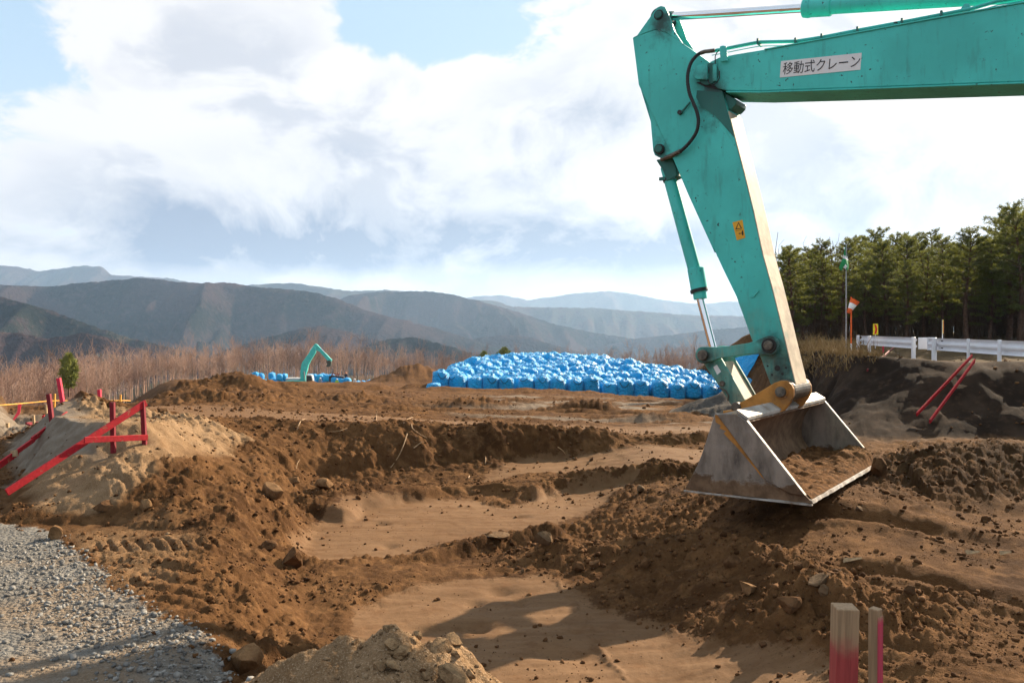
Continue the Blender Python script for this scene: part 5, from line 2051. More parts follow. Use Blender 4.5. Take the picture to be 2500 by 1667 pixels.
for a, b, Y_, wd, mat, lab in (((92, 650), (94, 900), 13.5, .045, 'wood', 'bare wooden stake nearest the left edge beyond the bank'),
                               ((130, 785), (132, 900), 12.9, .05, 'red_board', 'short red peg right of the bare wooden stake at the left edge'),
                               ((398, 558), (412, 720), 15.5, .04, 'wood', 'wooden stake holding a small red triangle on the far grey road'),
                               ((520, 555), (522, 640), 17, .04, 'red_board', 'little red peg on the far edge of the grey road'),
                               ((553, 428), (556, 540), 18, .035, 'wood', 'thin pale stake behind the leaning red post'),
                               ((657, 300), (652, 470), 15.0, .025, 'rope', 'thin orange stake carrying the rope at left'),
                               ((1443, 310), (1441, 395), 16.0, .03, 'rope', 'thin orange stake at the right end of the rope'),
                               ((860, 378), (862, 410), 17, .05, 'ribbon', 'small pink marker left of its twin under the rope'),
                               ((905, 376), (908, 410), 17, .05, 'ribbon', 'small pink marker right of its twin under the rope')):
    o = board(None, 'survey_stake', a, b, Y_, Y_, wd, wd, MAT[mat], up=(1, 0, 0))
    tag(o, lab, 'stake')
tri = empty('batter_board_frame', at(*z5(310, 655), 15.4))
tag(tri, 'flat red triangle of thin battens on the far grey road', 'batter board')
board(tri, 'cross_board', (310, 655), (490, 648), 15.4, 16.4, .05, .02, MAT['red_dark'])
board(tri, 'cross_board', (312, 658), (412, 702), 15.4, 15.3, .04, .02, MAT['red_dark'])
lo = board(None, 'low_board', (-120, 770), (142, 775), 12.8, 13.0, .045, .02, MAT['red_dark'])
tag(lo, 'low dull red board beside the bare stake at the left edge', 'board')
lo = board(None, 'low_board', (-150, 525), (45, 522), 19, 19, .05, .02, MAT['red_dark'])
tag(lo, 'far red board cut by the left edge below the rope', 'board')
rp = [at(*z5(x, y), D) for x, y, D in ((-900, 480, 12), (0, 435, 13.5), (300, 412, 14.2), (655, 383, 15), (1000, 386, 15.5), (1441, 380, 16), (1560, 384, 17))]
tag(MB().tube(spline(rp, 6), .011, 5).done('boundary_rope', MAT['rope'], smooth=True), 'orange rope strung low across the left background', 'rope')
rb0 = at(*z5(215, 425), 13.9)
tag(MB().prism([(0, 0), (.055, .0), (.03, -.16), (-.07, -.27), (-.085, -.25), (-.01, -.12)], 0, .006).done('ribbon_tail', MAT['ribbon']), 'pink ribbon tail hanging from the orange rope', 'ribbon')
bpy.data.objects['ribbon_tail'].location = rb0


# the two stakes right in front of the camera
def square_stake(name, u, v_top, Y, w1, w2, rot, fade, red, label, length=1.3):
    top = at(u, v_top, Y)
    mb = MB()
    mb.box((0, 0, -length / 2), (w1, w2, length))
    bm = mb.bm
    m = red_wood_mat(name + '_wood', red, (.33, .215, .12), fade)
    o = mb.done(name, m, None, bevel=.0015)
    o.location = top
    o.rotation_euler = (R(1.2), R(.8), rot)
    tag(o, label, 'stake')
    return o


square_stake('marker_stake', 2063, 1479, 1.62, .0425, .0405, R(-3.0), (-.045, -.10, .05), (.34, .012, .03), 'thick square wooden stake sprayed red below, nearest the camera')
st2 = square_stake('marker_stake', 2137, 1484, 1.75, .021, .021, R(-52), (-3, -4, .01), (.60, .02, .10), 'thinner stake with one bright red side, right of the thick one')
MB().box((.0112, 0, -.65), (.0012, .0206, 1.27)).done('painted_face', red_wood_mat('red_sprayed_face', (.58, .015, .09), (.36, .25, .145), (-.006, -.03, .02)), st2)

# battens on the cut slope at right
def on_slope(c2a, c2b, wd, mat, lab, lift=.05):
    a, b = on_ground(1500 + c2a[0] / 2.351, 600 + c2a[1] / 2.351, 9), on_ground(1500 + c2b[0] / 2.351, 600 + c2b[1] / 2.351, 9)
    a.z += lift
    b.z += lift + .08
    o = MB().bar(a, b, wd, .025, (0, -.3, 1)).done('slope_batten', mat, bevel=.002)
    tag(o, lab, 'batten')


on_slope((1735, 1000), (2052, 686), .075, MAT['red_board'], 'upper of the two parallel red battens down the dark cut slope', .10)
on_slope((1810, 1040), (2068, 712), .085, MAT['red_board'], 'lower of the two parallel red battens down the dark cut slope', .10)
on_slope((1452, 748), (1612, 606), .05, MAT['red_dark'], 'thin dull red batten at the left end of the cut slope', .12)

# ------------------------------------------------------------------ guard rail
MAT['rail_white'] = flat_mat('white_galvanised_paint', (.72, .72, .76), .42, 0, .06, 2, .45)
RAIL = [(13.55, 32.2), (13.25, 30.0), (12.75, 26.6), (12.35, 24.0), (12.1, 22.0), (11.75, 20.0), (11.55, 18.6), (11.7, 17.7), (12.4, 17.2), (14.5, 16.9), (19, 16.9)]
PROF = [(0, .175), (-.035, .155), (-.075, .125), (-.078, .085), (-.035, .045), (-.005, .02), (-.005, -.02), (-.035, -.045), (-.078, -.085), (-.075, -.125), (-.035, -.155), (0, -.175)]
ZR = 1.12


def rail_piece(path, name, parent):
    P_ = [Vector((x, y, 0)) for x, y in path]
    bm = bmesh.new()
    rings = []
    for i, p in enumerate(P_):
        t_ = (P_[min(i + 1, len(P_) - 1)] - P_[max(i - 1, 0)]).normalized()
        nrm_ = Vector((t_.y, -t_.x, 0))
        if nrm_.x > 0:
            nrm_ = -nrm_
        inner, outer = [], []
        for dx, dz in PROF:
            inner.append(bm.verts.new(p - nrm_ * (-dx) + Vector((0, 0, ZR + dz)) + nrm_ * .0))
        for dx, dz in reversed(PROF):
            outer.append(bm.verts.new(p - nrm_ * (-dx) + Vector((0, 0, ZR + dz)) + nrm_ * .006))
        rings.append(inner + outer)
    n = len(rings[0])
    for r0, r1 in zip(rings, rings[1:]):
        for k in range(n):
            j = (k + 1) % n
            bm.faces.new((r0[k], r0[j], r1[j], r1[k]))
    bm.faces.new(rings[0])
    bm.faces.new(rings[-1][::-1])
    bmesh.ops.recalc_face_normals(bm, faces=bm.faces)
    me = bpy.data.meshes.new(name)
    bm.to_mesh(me)
    bm.free()
    me.materials.append(MAT['rail_white'])
    return mesh_obj(name, me, None, parent)


def rail_post(x, y, parent, r=.07, top=1.30):
    z = ground_z(x, y) - .1
    mb = MB().tube([(x, y, z), (x, y, top - .01), (x, y, top)], [r, r, r * .8], 14)
    return mb.done('post', MAT['rail_white'], parent, smooth=True)


g1 = empty('guard_rail')
tag(g1, 'far left length of the white guard rail, ending before the trees', 'guard rail')
rail_piece([(13.55, 32.2), (13.25, 30.0), (12.9, 27.6), (12.66, 26.0)], 'beam', g1)
g2 = empty('guard_rail')
tag(g2, 'near right length of the white guard rail, running out of the picture', 'guard rail')
rail_piece([(12.42, 24.7), (12.35, 24.0), (12.1, 22.0), (11.8, 20.0), (11.6, 18.6), (11.75, 17.7), (12.4, 17.2), (14.5, 16.9), (19, 16.9)], 'beam', g2)
for u, Y_, g, r_ in ((2101, 32.0, g1, .075), (2129, 29.8, g1, .075), (2238, 25.9, g1, .085), (2289, 24.0, g2, .09), (2364, 21.6, g2, .05), (2440, 19.8, g2, .06)):
    x = (u - CU) / F * Y_
    rail_post(x - (.10 if r_ > .06 else 0), Y_, g, r_ * .75, 1.31)
MB().box(((2255 - CU) / F * 25.3, 25.3, 1.12), (.30, .05, .36), Matrix.Rotation(R(-20), 3, 'Z')).done('end_plate', MAT['rail_white'], g1, bevel=.01)
MB().box(((2275 - CU) / F * 24.7, 24.7, 1.12), (.26, .05, .38), Matrix.Rotation(R(-20), 3, 'Z')).done('end_plate', MAT['rail_white'], g2, bevel=.01)
for dz in (-.1, .1):
    MB().box(((2300 - CU) / F * 23.6, 23.6, 1.12 + dz), (.04, .04, .03)).done('bolt', MAT['track_steel'], g2)

# chevron markers
MAT['sign_yellow'] = flat_mat('reflective_yellow', (.80, .62, .01), .4)
MAT['sign_red'] = flat_mat('reflective_red', (.62, .02, .01), .4)


def chevron(u, Y, rot, label):
    p = at(u, 830, Y)
    root = empty('curve_marker', p, (0, 0, rot))
    tag(root, label, 'road sign')
    W, H0, H1 = .095, .19, .58
    MB().tube([(0, 0, -.3), (0, 0, H1)], .012, 6).done('post', MAT['rail_white'], root)
    bd = MB().prism([(-W, H0), (W, H0), (W, H1), (-W, H1)], -.020, -.013).done('board', MAT['sign_yellow'], root)
    m_ = (H0 + H1) / 2
    MB().prism([(-.055, H1 - .03), (.02, H1 - .03), (.07, m_), (.02, H0 + .03), (-.055, H0 + .03), (-.005, m_)], -.025, -.0205).done('chevron', MAT['sign_red'], bd)


chevron(2137, 29.6, R(6), 'left yellow curve marker with a red chevron on the guard rail')
chevron(2301, 23.8, R(58), 'right curve marker on the guard rail, seen almost edge on')
for u, v, Y_, lab in ((2156, 846, 31, 'small red peg under the left length of guard rail'), (2118, 846, 33, 'tiny red peg left of the other under the guard rail')):
    a = at(u, v - 6, Y_)
    tag(MB().box((a.x, a.y, a.z - .15), (.05, .05, .42)).done('survey_stake', MAT['pink_board']), lab, 'stake')

# flag pole and wind sock
MAT['flag_green'] = flat_mat('green_flag_cloth', (.012, .24, .075), .75, 0, .15, 3)
MAT['flag_white'] = flat_mat('white_flag_cloth', (.74, .75, .74), .75)
MAT['pole_grey'] = flat_mat('galvanised_pole', (.30, .30, .30), .45, .5)
MAT['sock_orange'] = flat_mat('orange_sock', (.78, .12, .015), .7)


def z4(X, Y):
    return (1900 + X / 3.92, 500 + Y / 3.92)


FY = 30.0
fx = at(*z4(650, 1300), FY)
fp = empty('flag_pole', (fx.x, FY, ground_z(fx.x, FY) - .1))
tag(fp, 'tall thin pole with a limp green and white flag before the pines', 'flag')
ft = at(*z4(647, 378), FY)
MB().tube([(0, 0, 0), (0, 0, ft.z - fp.location.z)], [.03, .02], 8).done('pole', MAT['pole_grey'], fp, smooth=True)


def cloth(name, outline, mat, parent, Y, k0, th=.006):
    """limp cloth: outline from the picture, with folds in depth"""
    pts = [at(*z4(x, y), Y) - parent.location for x, y in outline]
    bm = bmesh.new()
    vs = [bm.verts.new((p.x, 0, p.z)) for p in pts]
    f_ = bm.faces.new(vs)
    bmesh.ops.triangulate(bm, faces=[f_])
    bmesh.ops.subdivide_edges(bm, edges=bm.edges, cuts=3, use_grid_fill=True)
    for v_ in bm.verts:
        v_.co.y = k0 + .09 * math.sin(v_.co.x * 16 + v_.co.z * 1.7) + .04 * math.sin(v_.co.z * 7)
    ex_ = bmesh.ops.extrude_face_region(bm, geom=list(bm.faces))
    for v_ in ex_['geom']:
        if isinstance(v_, bmesh.types.BMVert):
            v_.co.y += th
    bmesh.ops.recalc_face_normals(bm, faces=bm.faces)
    me = bpy.data.meshes.new(name)
    bm.to_mesh(me)
    bm.free()
    me.materials.append(mat)
    return mesh_obj(name, me, None, parent)


flag = cloth('flag', [(647, 380), (660, 425), (672, 490), (618, 490), (625, 440)], MAT['flag_green'], fp, FY, -.03)
cloth('flag_band', [(618, 490), (672, 490), (674, 532), (610, 515)], MAT['flag_white'], fp, FY, -.03)
cloth('flag', [(610, 515), (674, 532), (678, 570), (672, 610), (652, 632), (640, 590), (625, 570), (612, 600), (604, 632), (582, 605), (596, 560)], MAT['flag_green'], fp, FY, -.03)
cloth('flag_band', [(625, 572), (640, 592), (628, 618), (612, 602)], MAT['flag_white'], fp, FY, -.05)
wp = empty('wind_sock', (fx.x + .12, FY - .15, fp.location.z))
tag(wp, 'orange and white wind sock on a striped pole beside the flag', 'wind sock')
zt = at(*z4(660, 885), FY).z - wp.location.z
for i in range(4):
    MB().tube([(0, 0, zt * i / 4), (0, 0, zt * (i + 1) / 4)], .028, 8).done('pole_band', MAT['sock_orange' if i % 2 else 'flag_white'] if i != 2 else MAT['sock_orange'], wp, smooth=True)
mth = at(*z4(735, 915), FY - .15) - wp.location
end = at(*z4(670, 1035), FY - .15) - wp.location
mth.y = end.y = 0.0
for a_, b_, ra, rb_, mt in ((0, .30, .17, .135, 'sock_orange'), (.30, .68, .135, .09, 'flag_white'), (.68, 1.0, .09, .05, 'sock_orange')):
    MB().tube([mth.lerp(end, a_), mth.lerp(end, b_)], [ra, rb_], 12).done('sock_cloth', MAT[mt], wp, smooth=True)
MB().tube([Vector((0, 0, mth.z)), mth], .012, 6).done('swivel_arm', MAT['pole_grey'], wp)


# ------------------------------------------------------------------ dry grass on the bank beside the rail
def dry_grass():
    rnd = random.Random(3)
    T = Tris()
    n = 0
    while n < 5200:
        u, v = rnd.uniform(1900, 2240), rnd.uniform(822, 935)
        if v > 850 + (2170 - u) * .34 or u > 2150:
            continue
        Y_ = rnd.uniform(17, 34)
        x = (u - CU) / F * Y_
        z = ground_z(x, Y_)
        vv = HV + (EYE - z) / Y_ * F
        if abs(vv - v) > 30 or vv > 925:
            continue
        p = Vector((x, Y_, z - .02))
        h = rnd.uniform(.05, .20) if rnd.random() < .97 else rnd.uniform(.35, .7)
        for k in range(3):
            d_ = Vector((rnd.gauss(0, .35), rnd.gauss(0, .35), 1)).normalized()
            sd = d_.cross(rvec(rnd)).normalized() * .011
            q = p + Vector((rnd.gauss(0, .05), rnd.gauss(0, .05), 0))
            mid = q + d_ * h * .6
            tip = mid + (d_ + Vector((rnd.gauss(0, .6), rnd.gauss(0, .6), -.2))).normalized() * h * .5
            T.tri(q - sd, q + sd, mid + sd * .6)
            T.tri(q - sd, mid + sd * .6, mid - sd * .6)
            T.tri(mid - sd * .6, mid + sd * .6, tip)
        n += 1
    o = mesh_obj('dry_grass', T.mesh('dry_grass', MAT['straw']), None)
    tag(o, 'dry straw-coloured grass on the bank below the guard rail', 'grass', kind='stuff')


MAT['straw'] = twig_mat('dry_straw', (.17, .105, .045), (.31, .21, .09), .8)
dry_grass()


# blue sheet over the heap behind the arm
def tarp():
    n, m_ = 40, 28
    V = []
    cs = {(0, 0): (1690, 862), (1, 0): (1862, 852), (1, 1): (1822, 926), (0, 1): (1752, 922)}
    for j in range(m_):
        for i in range(n):
            a, b = i / (n - 1), j / (m_ - 1)
            u = (cs[0, 0][0] * (1 - a) + cs[1, 0][0] * a) * (1 - b) + (cs[0, 1][0] * (1 - a) + cs[1, 1][0] * a) * b
            v = (cs[0, 0][1] * (1 - a) + cs[1, 0][1] * a) * (1 - b) + (cs[0, 1][1] * (1 - a) + cs[1, 1][1] * a) * b
            p = on_ground(u, v + 7 * math.sin(a * 9) * (1 - b), 50, 90)
            p.z += .08 + .10 * abs(math.sin((a * 7 + b * 2) * 3.1)) + .05 * mnoise.noise((a * 6, b * 6, 1))
            p.y -= .05
            V.append(tuple(p))
    i, j = np.meshgrid(np.arange(n - 1), np.arange(m_ - 1), indexing='xy')
    Fq = np.stack([j * n + i, j * n + i + 1, (j + 1) * n + i + 1, (j + 1) * n + i], -1).reshape(-1, 4)
    o = mesh_obj('tarpaulin', mesh_np('tarpaulin', np.array(V), Fq, True), MAT['bag'])
    tag(o, 'blue tarpaulin draped over the dirt heap behind the excavator arm', 'tarpaulin')


tarp()

# ------------------------------------------------------------------ stones
MAT['stone'] = flat_mat('tan_stone', (.20, .115, .055), .92, 0, .4, 8, .04, .8, (.085, .043, .02), .8, obj=False)
MAT['stone_dark'] = flat_mat('earthy_stone', (.105, .055, .026), .95, 0, .45, 9, .03, .8, (.06, .032, .017), .5, obj=False)
MAT['stone_grey'] = flat_mat('grey_stone', (.15, .098, .056), .9, 0, .4, 9, .05, .8, (.10, .055, .027), .8, obj=False)
MAT['chip'] = flat_mat('pale_wood_chip', (.36, .25, .14), .85, 0, .35, 30, .05)
MAT['crust'] = flat_mat('crusted_sand', (.29, .185, .098), .95, 0, .35, 30, .03, .9, (.16, .10, .055), .4, obj=False)


def stone_mesh(seed, angular=.5):
    rnd = random.Random(seed)
    bm = bmesh.new()
    bmesh.ops.create_icosphere(bm, subdivisions=3, radius=1.0)
    # cut flats so that it reads as broken rock, then roughen
    planes = [(rvec(rnd), rnd.uniform(.42, .78)) for _ in range(12)]
    for v_ in bm.verts:
        c = v_.co
        for nrm_, d_ in planes:
            e = c.dot(nrm_) - d_
            if e > 0:
                c -= nrm_ * e * .97
        c += c.normalized() * ((.04 * mnoise.noise(c * 2.5 + Vector((seed, 0, 0)))) + .03 * mnoise.noise(c * 7 + Vector((0, seed, 0))))
    me = bpy.data.meshes.new('stone')
    bm.to_mesh(me)
    bm.free()
    me.polygons.foreach_set('use_smooth', np.ones(len(me.polygons), dtype=bool))
    try:
        me.set_sharp_from_angle(angle=R(24))
    except Exception:
        pass
    return me


def stone(u, v, wpx, hpx, mat, label, seed, name='boulder', rot=0.0, depth=.8, sink=.3):
    """v is the row of the stone's foot"""
    p = on_ground(u, v)
    s = p.y / F
    W, H = wpx * s / 2, hpx * s / 2
    o = mesh_obj(name, stone_mesh(seed), MAT[mat])
    o.location = p + Vector((0, W * depth * .6, H * (1 - sink)))
    o.scale = (W * 1.12, W * depth * 1.1, H * 1.15)
    o.rotation_euler = (0, rot, random.Random(seed).uniform(-.5, .5))
    tag(o, label, 'stone')
    return o


STONES = [
    (668, 1226, 66, 62, 'stone', 'upright tan slab of rock leaning at the foot of the far pit wall', 1, -.55, .5),
    (716, 1188, 36, 24, 'stone', 'round tan stone just behind the leaning slab', 2, 0, .9),
    (795, 1196, 54, 30, 'stone', 'rounded tan boulder right of the leaning slab below the wall', 3, .1, .8),
    (590, 1650, 86, 78, 'stone', 'blocky tan boulder at the corner of the gravel by the camera', 4, .1, .9),
    (712, 1390, 72, 56, 'stone_dark', 'wedge-shaped brown rock with a pale top on the left pit slope', 5, -.3, .8),
    (656, 1342, 44, 24, 'stone_dark', 'flat brown stone above the wedge-shaped rock', 6, -.3, .8),
    (248, 1252, 62, 32, 'stone_dark', 'rounded boulder bedded at the foot of the sand bank', 7, .1, .8),
    (350, 1250, 34, 34, 'stone', 'small tan stone at the foot of the bank, right of the bedded one', 8, .2, .8),
    (126, 1318, 42, 36, 'stone', 'tan stone at the upper edge of the gravel', 9, .3, .8),
    (1332, 1338, 54, 48, 'stone_grey', 'half buried oval stone in the soil left of the bucket shadow', 10, -.4, .7),
    (1205, 1326, 74, 22, 'stone_grey', 'long flat stone lying in the dark windrow', 11, -.1, .7),
    (1455, 1390, 34, 30, 'stone_dark', 'round clod at the left foot of the loose ridge', 12, 0, .9),
    (1413, 1402, 32, 30, 'stone_dark', 'round earthy stone beside the clod at the loose ridge', 13, 0, .9),
    (1575, 1392, 30, 30, 'stone_dark', 'earthy cobble in the dark side of the loose ridge', 14, 0, .9),
    (1832, 1458, 60, 40, 'stone', 'tan angular rock in front of the loose ridge', 15, .35, .8),
    (1930, 1497, 60, 52, 'stone_dark', 'brown block of rock with a lit top just behind the thick stake', 16, .1, .8),
    (2008, 1432, 78, 30, 'stone_grey', 'flat tilted slab right of the brown block', 17, -.15, .7),
    (2012, 1462, 26, 34, 'stone_grey', 'small upright stone below the tilted slab', 18, .2, .8),
    (1787, 1390, 46, 38, 'stone_dark', 'earthy rock on the crest left of the angular tan one', 19, .2, .8),
    (2150, 1165, 56, 52, 'stone_dark', 'big round clod beside the far corner of the bucket', 20, .2, .8),
    (2226, 1460, 36, 32, 'stone_dark', 'lone earthy cobble on the rough track at right', 21, .1, .8),
    (2100, 1250, 26, 18, 'stone_grey', 'small grey stone below the dark heap', 22, 0, .8),
    (2410, 1275, 34, 18, 'stone_dark', 'dark stone at the foot of the heap near the right edge', 23, 0, .8),
    (1715, 1230, 24, 26, 'stone_dark', 'brown stone left of the bucket heel', 24, 0, .8),
    (1565, 1205, 30, 20, 'stone_grey', 'grey stone on the far flat left of the bucket', 25, 0, .8),
    (393, 1010, 34, 16, 'stone', 'tan boulder on the far bank top below the spoil heap', 26, 0, .8),
    (1950, 1400, 30, 26, 'stone_dark', 'pointed clod above the tilted slab', 27, .3, .8),
    (1275, 1400, 12, 14, 'stone_grey', 'pale pebble on the upper edge of the near flat', 28, 0, .8),
    (1862, 1583, 20, 20, 'stone_dark', 'larger of two round clods alone on the near flat', 29, 0, .9),
    (1927, 1568, 18, 16, 'stone_dark', 'smaller of two round clods alone on the near flat', 30, 0, .9),
]
for u, v, wp_, hp_, mat, lab, sd, rt, dp in STONES:
    stone(u, v, wp_, hp_, mat, lab, sd, rot=rt, depth=dp)
for u, v, L, ang, lab in ((2082, 1378, .12, -.5, 'pale splinter of wood on the rough soil above the slab'), (2375, 1358, .09, -.15, 'pale wood chip on the rutted track'),
                          (2455, 1362, .07, -.4, 'greyish chip near the right edge of the rutted track')):
    p = on_ground(u, v)
    o = MB().loft([(-L / 2, -.02, -.005), (-L / 2, .02, -.005), (-L / 2, .01, .012)], [(L / 2, -.006, 0), (L / 2, .006, 0), (L / 2, 0, .006)]).done('wood_chip', MAT['chip'])
    o.location = p + Vector((0, 0, .03))
    o.rotation_euler = (.3, ang * .5, ang)
    tag(o, lab, 'wood chip')

# blocks of crusted sand on the near mound
for (u, v, Y_, sx, sy, sz, rt, sd, lab) in ((985, 1590, 2.62, .05, .045, .032, .2, 51, 'broken pale crust block at the front of the near sand mound'),
                                            (1075, 1585, 2.66, .055, .05, .026, -.3, 52, 'cracked slab of sand crust right of the broken block'),
                                            (1110, 1645, 2.5, .075, .06, .03, -.35, 53, 'smooth lower slab of crusted sand on the near mound'),
                                            (948, 1540, 2.7, .022, .02, .018, 0, 54, 'small round lump on the top of the sand mound'),
                                            (1020, 1548, 2.7, .016, .014, .022, 0, 55, 'tiny upright crumb on top of the sand mound')):
    p = at(u, v, Y_)
    zz = max(p.z, ground_z(p.x, p.y) + sz * .2)
    o = mesh_obj('sand_crust', stone_mesh(sd), MAT['crust'])
    o.location = (p.x, p.y, zz)
    o.scale = (sx, sy, sz)
    o.rotation_euler = (.25, rt, sd)
    tag(o, lab, 'sand')

rc = random.Random(88)
for i in range(16):
    u, v = rc.uniform(840, 1150), rc.uniform(1565, 1660)
    p = on_ground(u, v, 1.9, 3.4)
    sz = rc.uniform(.010, .030)
    o = mesh_obj('sand_crust', stone_mesh(60 + i % 6), MAT['crust'])
    o.location = p + Vector((0, 0, sz * .3))
    o.scale = (sz * rc.uniform(.9, 1.8), sz * rc.uniform(.8, 1.3), sz * rc.uniform(.5, .9))
    o.rotation_euler = (rc.uniform(-.5, .5), rc.uniform(-.6, .6), rc.uniform(0, 6))
    tag(o, 'small broken piece of pale sand crust on the near mound', 'sand', 'crust pieces on the near mound')


# ------------------------------------------------------------------ clods and gravel (real pieces, too many to count)
def ico():
    bm = bmesh.new()
    bmesh.ops.create_icosphere(bm, subdivisions=1, radius=1.0)
    bmesh.ops.triangulate(bm, faces=bm.faces)
    V = np.array([tuple(v.co) for v in bm.verts])
    Fc = np.array([[v.index for v in f.verts] for f in bm.faces])
    bm.free()
    return V, Fc


def box_chip():
    V = np.array([(x, y, z) for x in (-1, 1) for y in (-1, 1) for z in (-1, 1)], float)
    Fc = np.array([(0, 1, 3), (0, 3, 2), (4, 6, 7), (4, 7, 5), (0, 4, 5), (0, 5, 1), (2, 3, 7), (2, 7, 6), (0, 2, 6), (0, 6, 4), (1, 5, 7), (1, 7, 3)])
    return V * .75, Fc


def scatter(name, shape, pts, sizes, mat, seed, jitter, flat=(.55, 1.0), sink=.25):
    rs = np.random.RandomState(seed)
    V0, F0 = shape
    n, m_ = len(pts), len(V0)
    var = V0[None] * (1 + jitter * (rs.rand(14, m_, 1) - .5) * 2) + jitter * .35 * (rs.rand(14, m_, 3) - .5)
    S = var[rs.randint(0, 14, n)]
    S = S * np.stack([rs.uniform(.7, 1.3, n), rs.uniform(.7, 1.3, n), rs.uniform(*flat, n)], 1)[:, None, :] * sizes[:, None, None]
    a = rs.uniform(0, 6.28, n)
    tl = rs.normal(0, .35, n)
    c, s_ = np.cos(a)[:, None], np.sin(a)[:, None]
    ct, st = np.cos(tl)[:, None], np.sin(tl)[:, None]
    x, y, z = S[..., 0], S[..., 1] * ct - S[..., 2] * st, S[..., 1] * st + S[..., 2] * ct
    X, Y = x * c - y * s_, x * s_ + y * c
    P_ = np.stack([X + pts[:, 0:1], Y + pts[:, 1:2], z + pts[:, 2:3] + (sizes * (.5 - sink))[:, None]], -1)
    Fq = (F0[None] + (np.arange(n) * m_)[:, None, None]).reshape(-1, 3)
    return mesh_obj(name, mesh_np(name, P_.reshape(-1, 3), Fq, False), mat)


def clods():
    rs = np.random.RandomState(4)
    def cand(n, r0, r1, pw=1.0, a=34):
        r = r0 * (r1 / r0) ** (rs.rand(n) ** pw)
        th = (rs.rand(n) * 2 - 1) * math.radians(a)
        return r * np.sin(th), r * np.cos(th)
    X, Y = cand(64000, 2.3, 15.0)
    sm = np.maximum(ground_at(X, Y, 'smooth'), ground_at(X, Y, 'grey_mud'))
    gv = ground_at(X, Y, 'gravelly')
    sd = ground_at(X, Y, 'sandy')
    clump = fbm(X, Y, 1.7, 3, seed=501)
    p = sstep(.33, .60, clump) * (1 - .86 * sm) * (1 - gv) * (1 - .75 * sd) + .012
    p = np.clip(p + .75 * ground_at(X, Y, 'loose'), 0, 1)
    keep = rs.rand(len(X)) < p
    X, Y = X[keep], Y[keep]
    size = (.0034 + .017 * rs.rand(len(X)) ** 7) * (.55 + Y * .085)
    size = size * (1 + .35 * ground_at(X, Y, 'loose'))
    Z = ground_at(X, Y)
    pts = np.stack([X, Y, Z], 1)
    o = scatter('soil_clods', ico(), pts, size, MAT['clod'], 6, .38)
    tag(o, 'crumbs and clods of loose brown soil strewn over the site', 'clods', kind='stuff')
    X, Y = cand(42000, 2.2, 11.5)
    sd = ground_at(X, Y, 'sandy') * (1 - ground_at(X, Y, 'grey_mud'))
    keep = rs.rand(len(X)) < sstep(.4, .9, sd) * (.12 + .88 * sstep(.42, .62, fbm(X, Y, 2.6, 3, seed=531)))
    X, Y = X[keep], Y[keep]
    size = (.0026 + .012 * rs.rand(len(X)) ** 7) * (.5 + Y * .10)
    o = scatter('sand_crumbs', ico(), np.stack([X, Y, ground_at(X, Y)], 1), size, MAT['sand_clod'], 16, .38)
    tag(o, 'crumbs of dry sand strewn over the left bank and the near mound', 'sand', kind='stuff')
    # gravel of the track
    X, Y = cand(60000, 2.6, 7.2, .8, 40)
    gv = ground_at(X, Y, 'gravelly')
    ed_ = poly_dist(X, Y, GRAVEL[1:11], False)
    edge = sstep(.05, .5, gv) * np.clip(sstep(.75, .15, ed_) + .38 * sstep(.54, .66, fbm(X, Y, 1.3, 3, seed=511)) + .05, 0, 1)
    keep = rs.rand(len(X)) < edge * .8
    keep &= gv > .08
    X, Y = X[keep], Y[keep]
    size = .0036 + .0125 * rs.rand(len(X)) ** 3.4
    Z = ground_at(X, Y)
    o = scatter('gravel', box_chip(), np.stack([X, Y, Z], 1), size, MAT['gravel_chip'], 8, .45, (.45, .9), .2)
    tag(o, 'grey crushed stone gravel along the edge of the track', 'gravel', kind='stuff')
    # small stones on the wall and the plateau
    X, Y = cand(9000, 9.5, 42.0, 1.0, 33)
    keep = rs.rand(len(X)) < .55 * sstep(.42, .6, fbm(X, Y, .6, 3, seed=521)) * (1 - .8 * ground_at(X, Y, 'grey_mud')) * (1 - .8 * ground_at(X, Y, 'turf'))
    X, Y = X[keep], Y[keep]
    size = (.010 + .030 * rs.rand(len(X)) ** 4) * (.5 + Y * .045)
    o = scatter('plateau_clods', ico(), np.stack([X, Y, ground_at(X, Y)], 1), size, MAT['clod'], 9, .38)
    tag(o, 'lumps of earth scattered over the far levelled ground', 'clods', kind='stuff')


def speck_mat(name, a, b):
    m, t, bs = new_mat(name)
    g = t.n('ShaderNodeNewGeometry')
    rn = g.outputs['Random Per Island']
    c = t.mix(rn, a, b)
    c = t.mix(t.math('MULTIPLY', t.ramp(t.noise(g.outputs['Position'], 60, 3), .4, .7), .4), c, tuple(x * .5 for x in a))
    t.put(bs.inputs['Base Color'], c)
    bs.inputs['Roughness'].default_value = .92
    bs.inputs['Specular IOR Level'].default_value = .05
    return m


MAT['clod'] = speck_mat('earth_clod', (.045, .021, .009), (.155, .077, .033))
MAT['gravel_chip'] = speck_mat('crushed_stone', (.105, .10, .093), (.28, .268, .245))
MAT['sand_clod'] = speck_mat('sand_crumb', (.12, .074, .04), (.26, .175, .10))
clods()

# ------------------------------------------------------------------ roots hanging from the cut
MAT['root'] = flat_mat('pale_root', (.33, .21, .11), .85, 0, .3, 20)


def z44(X, Y):
    return (600 + X / 2.94, 800 + Y / 2.94)


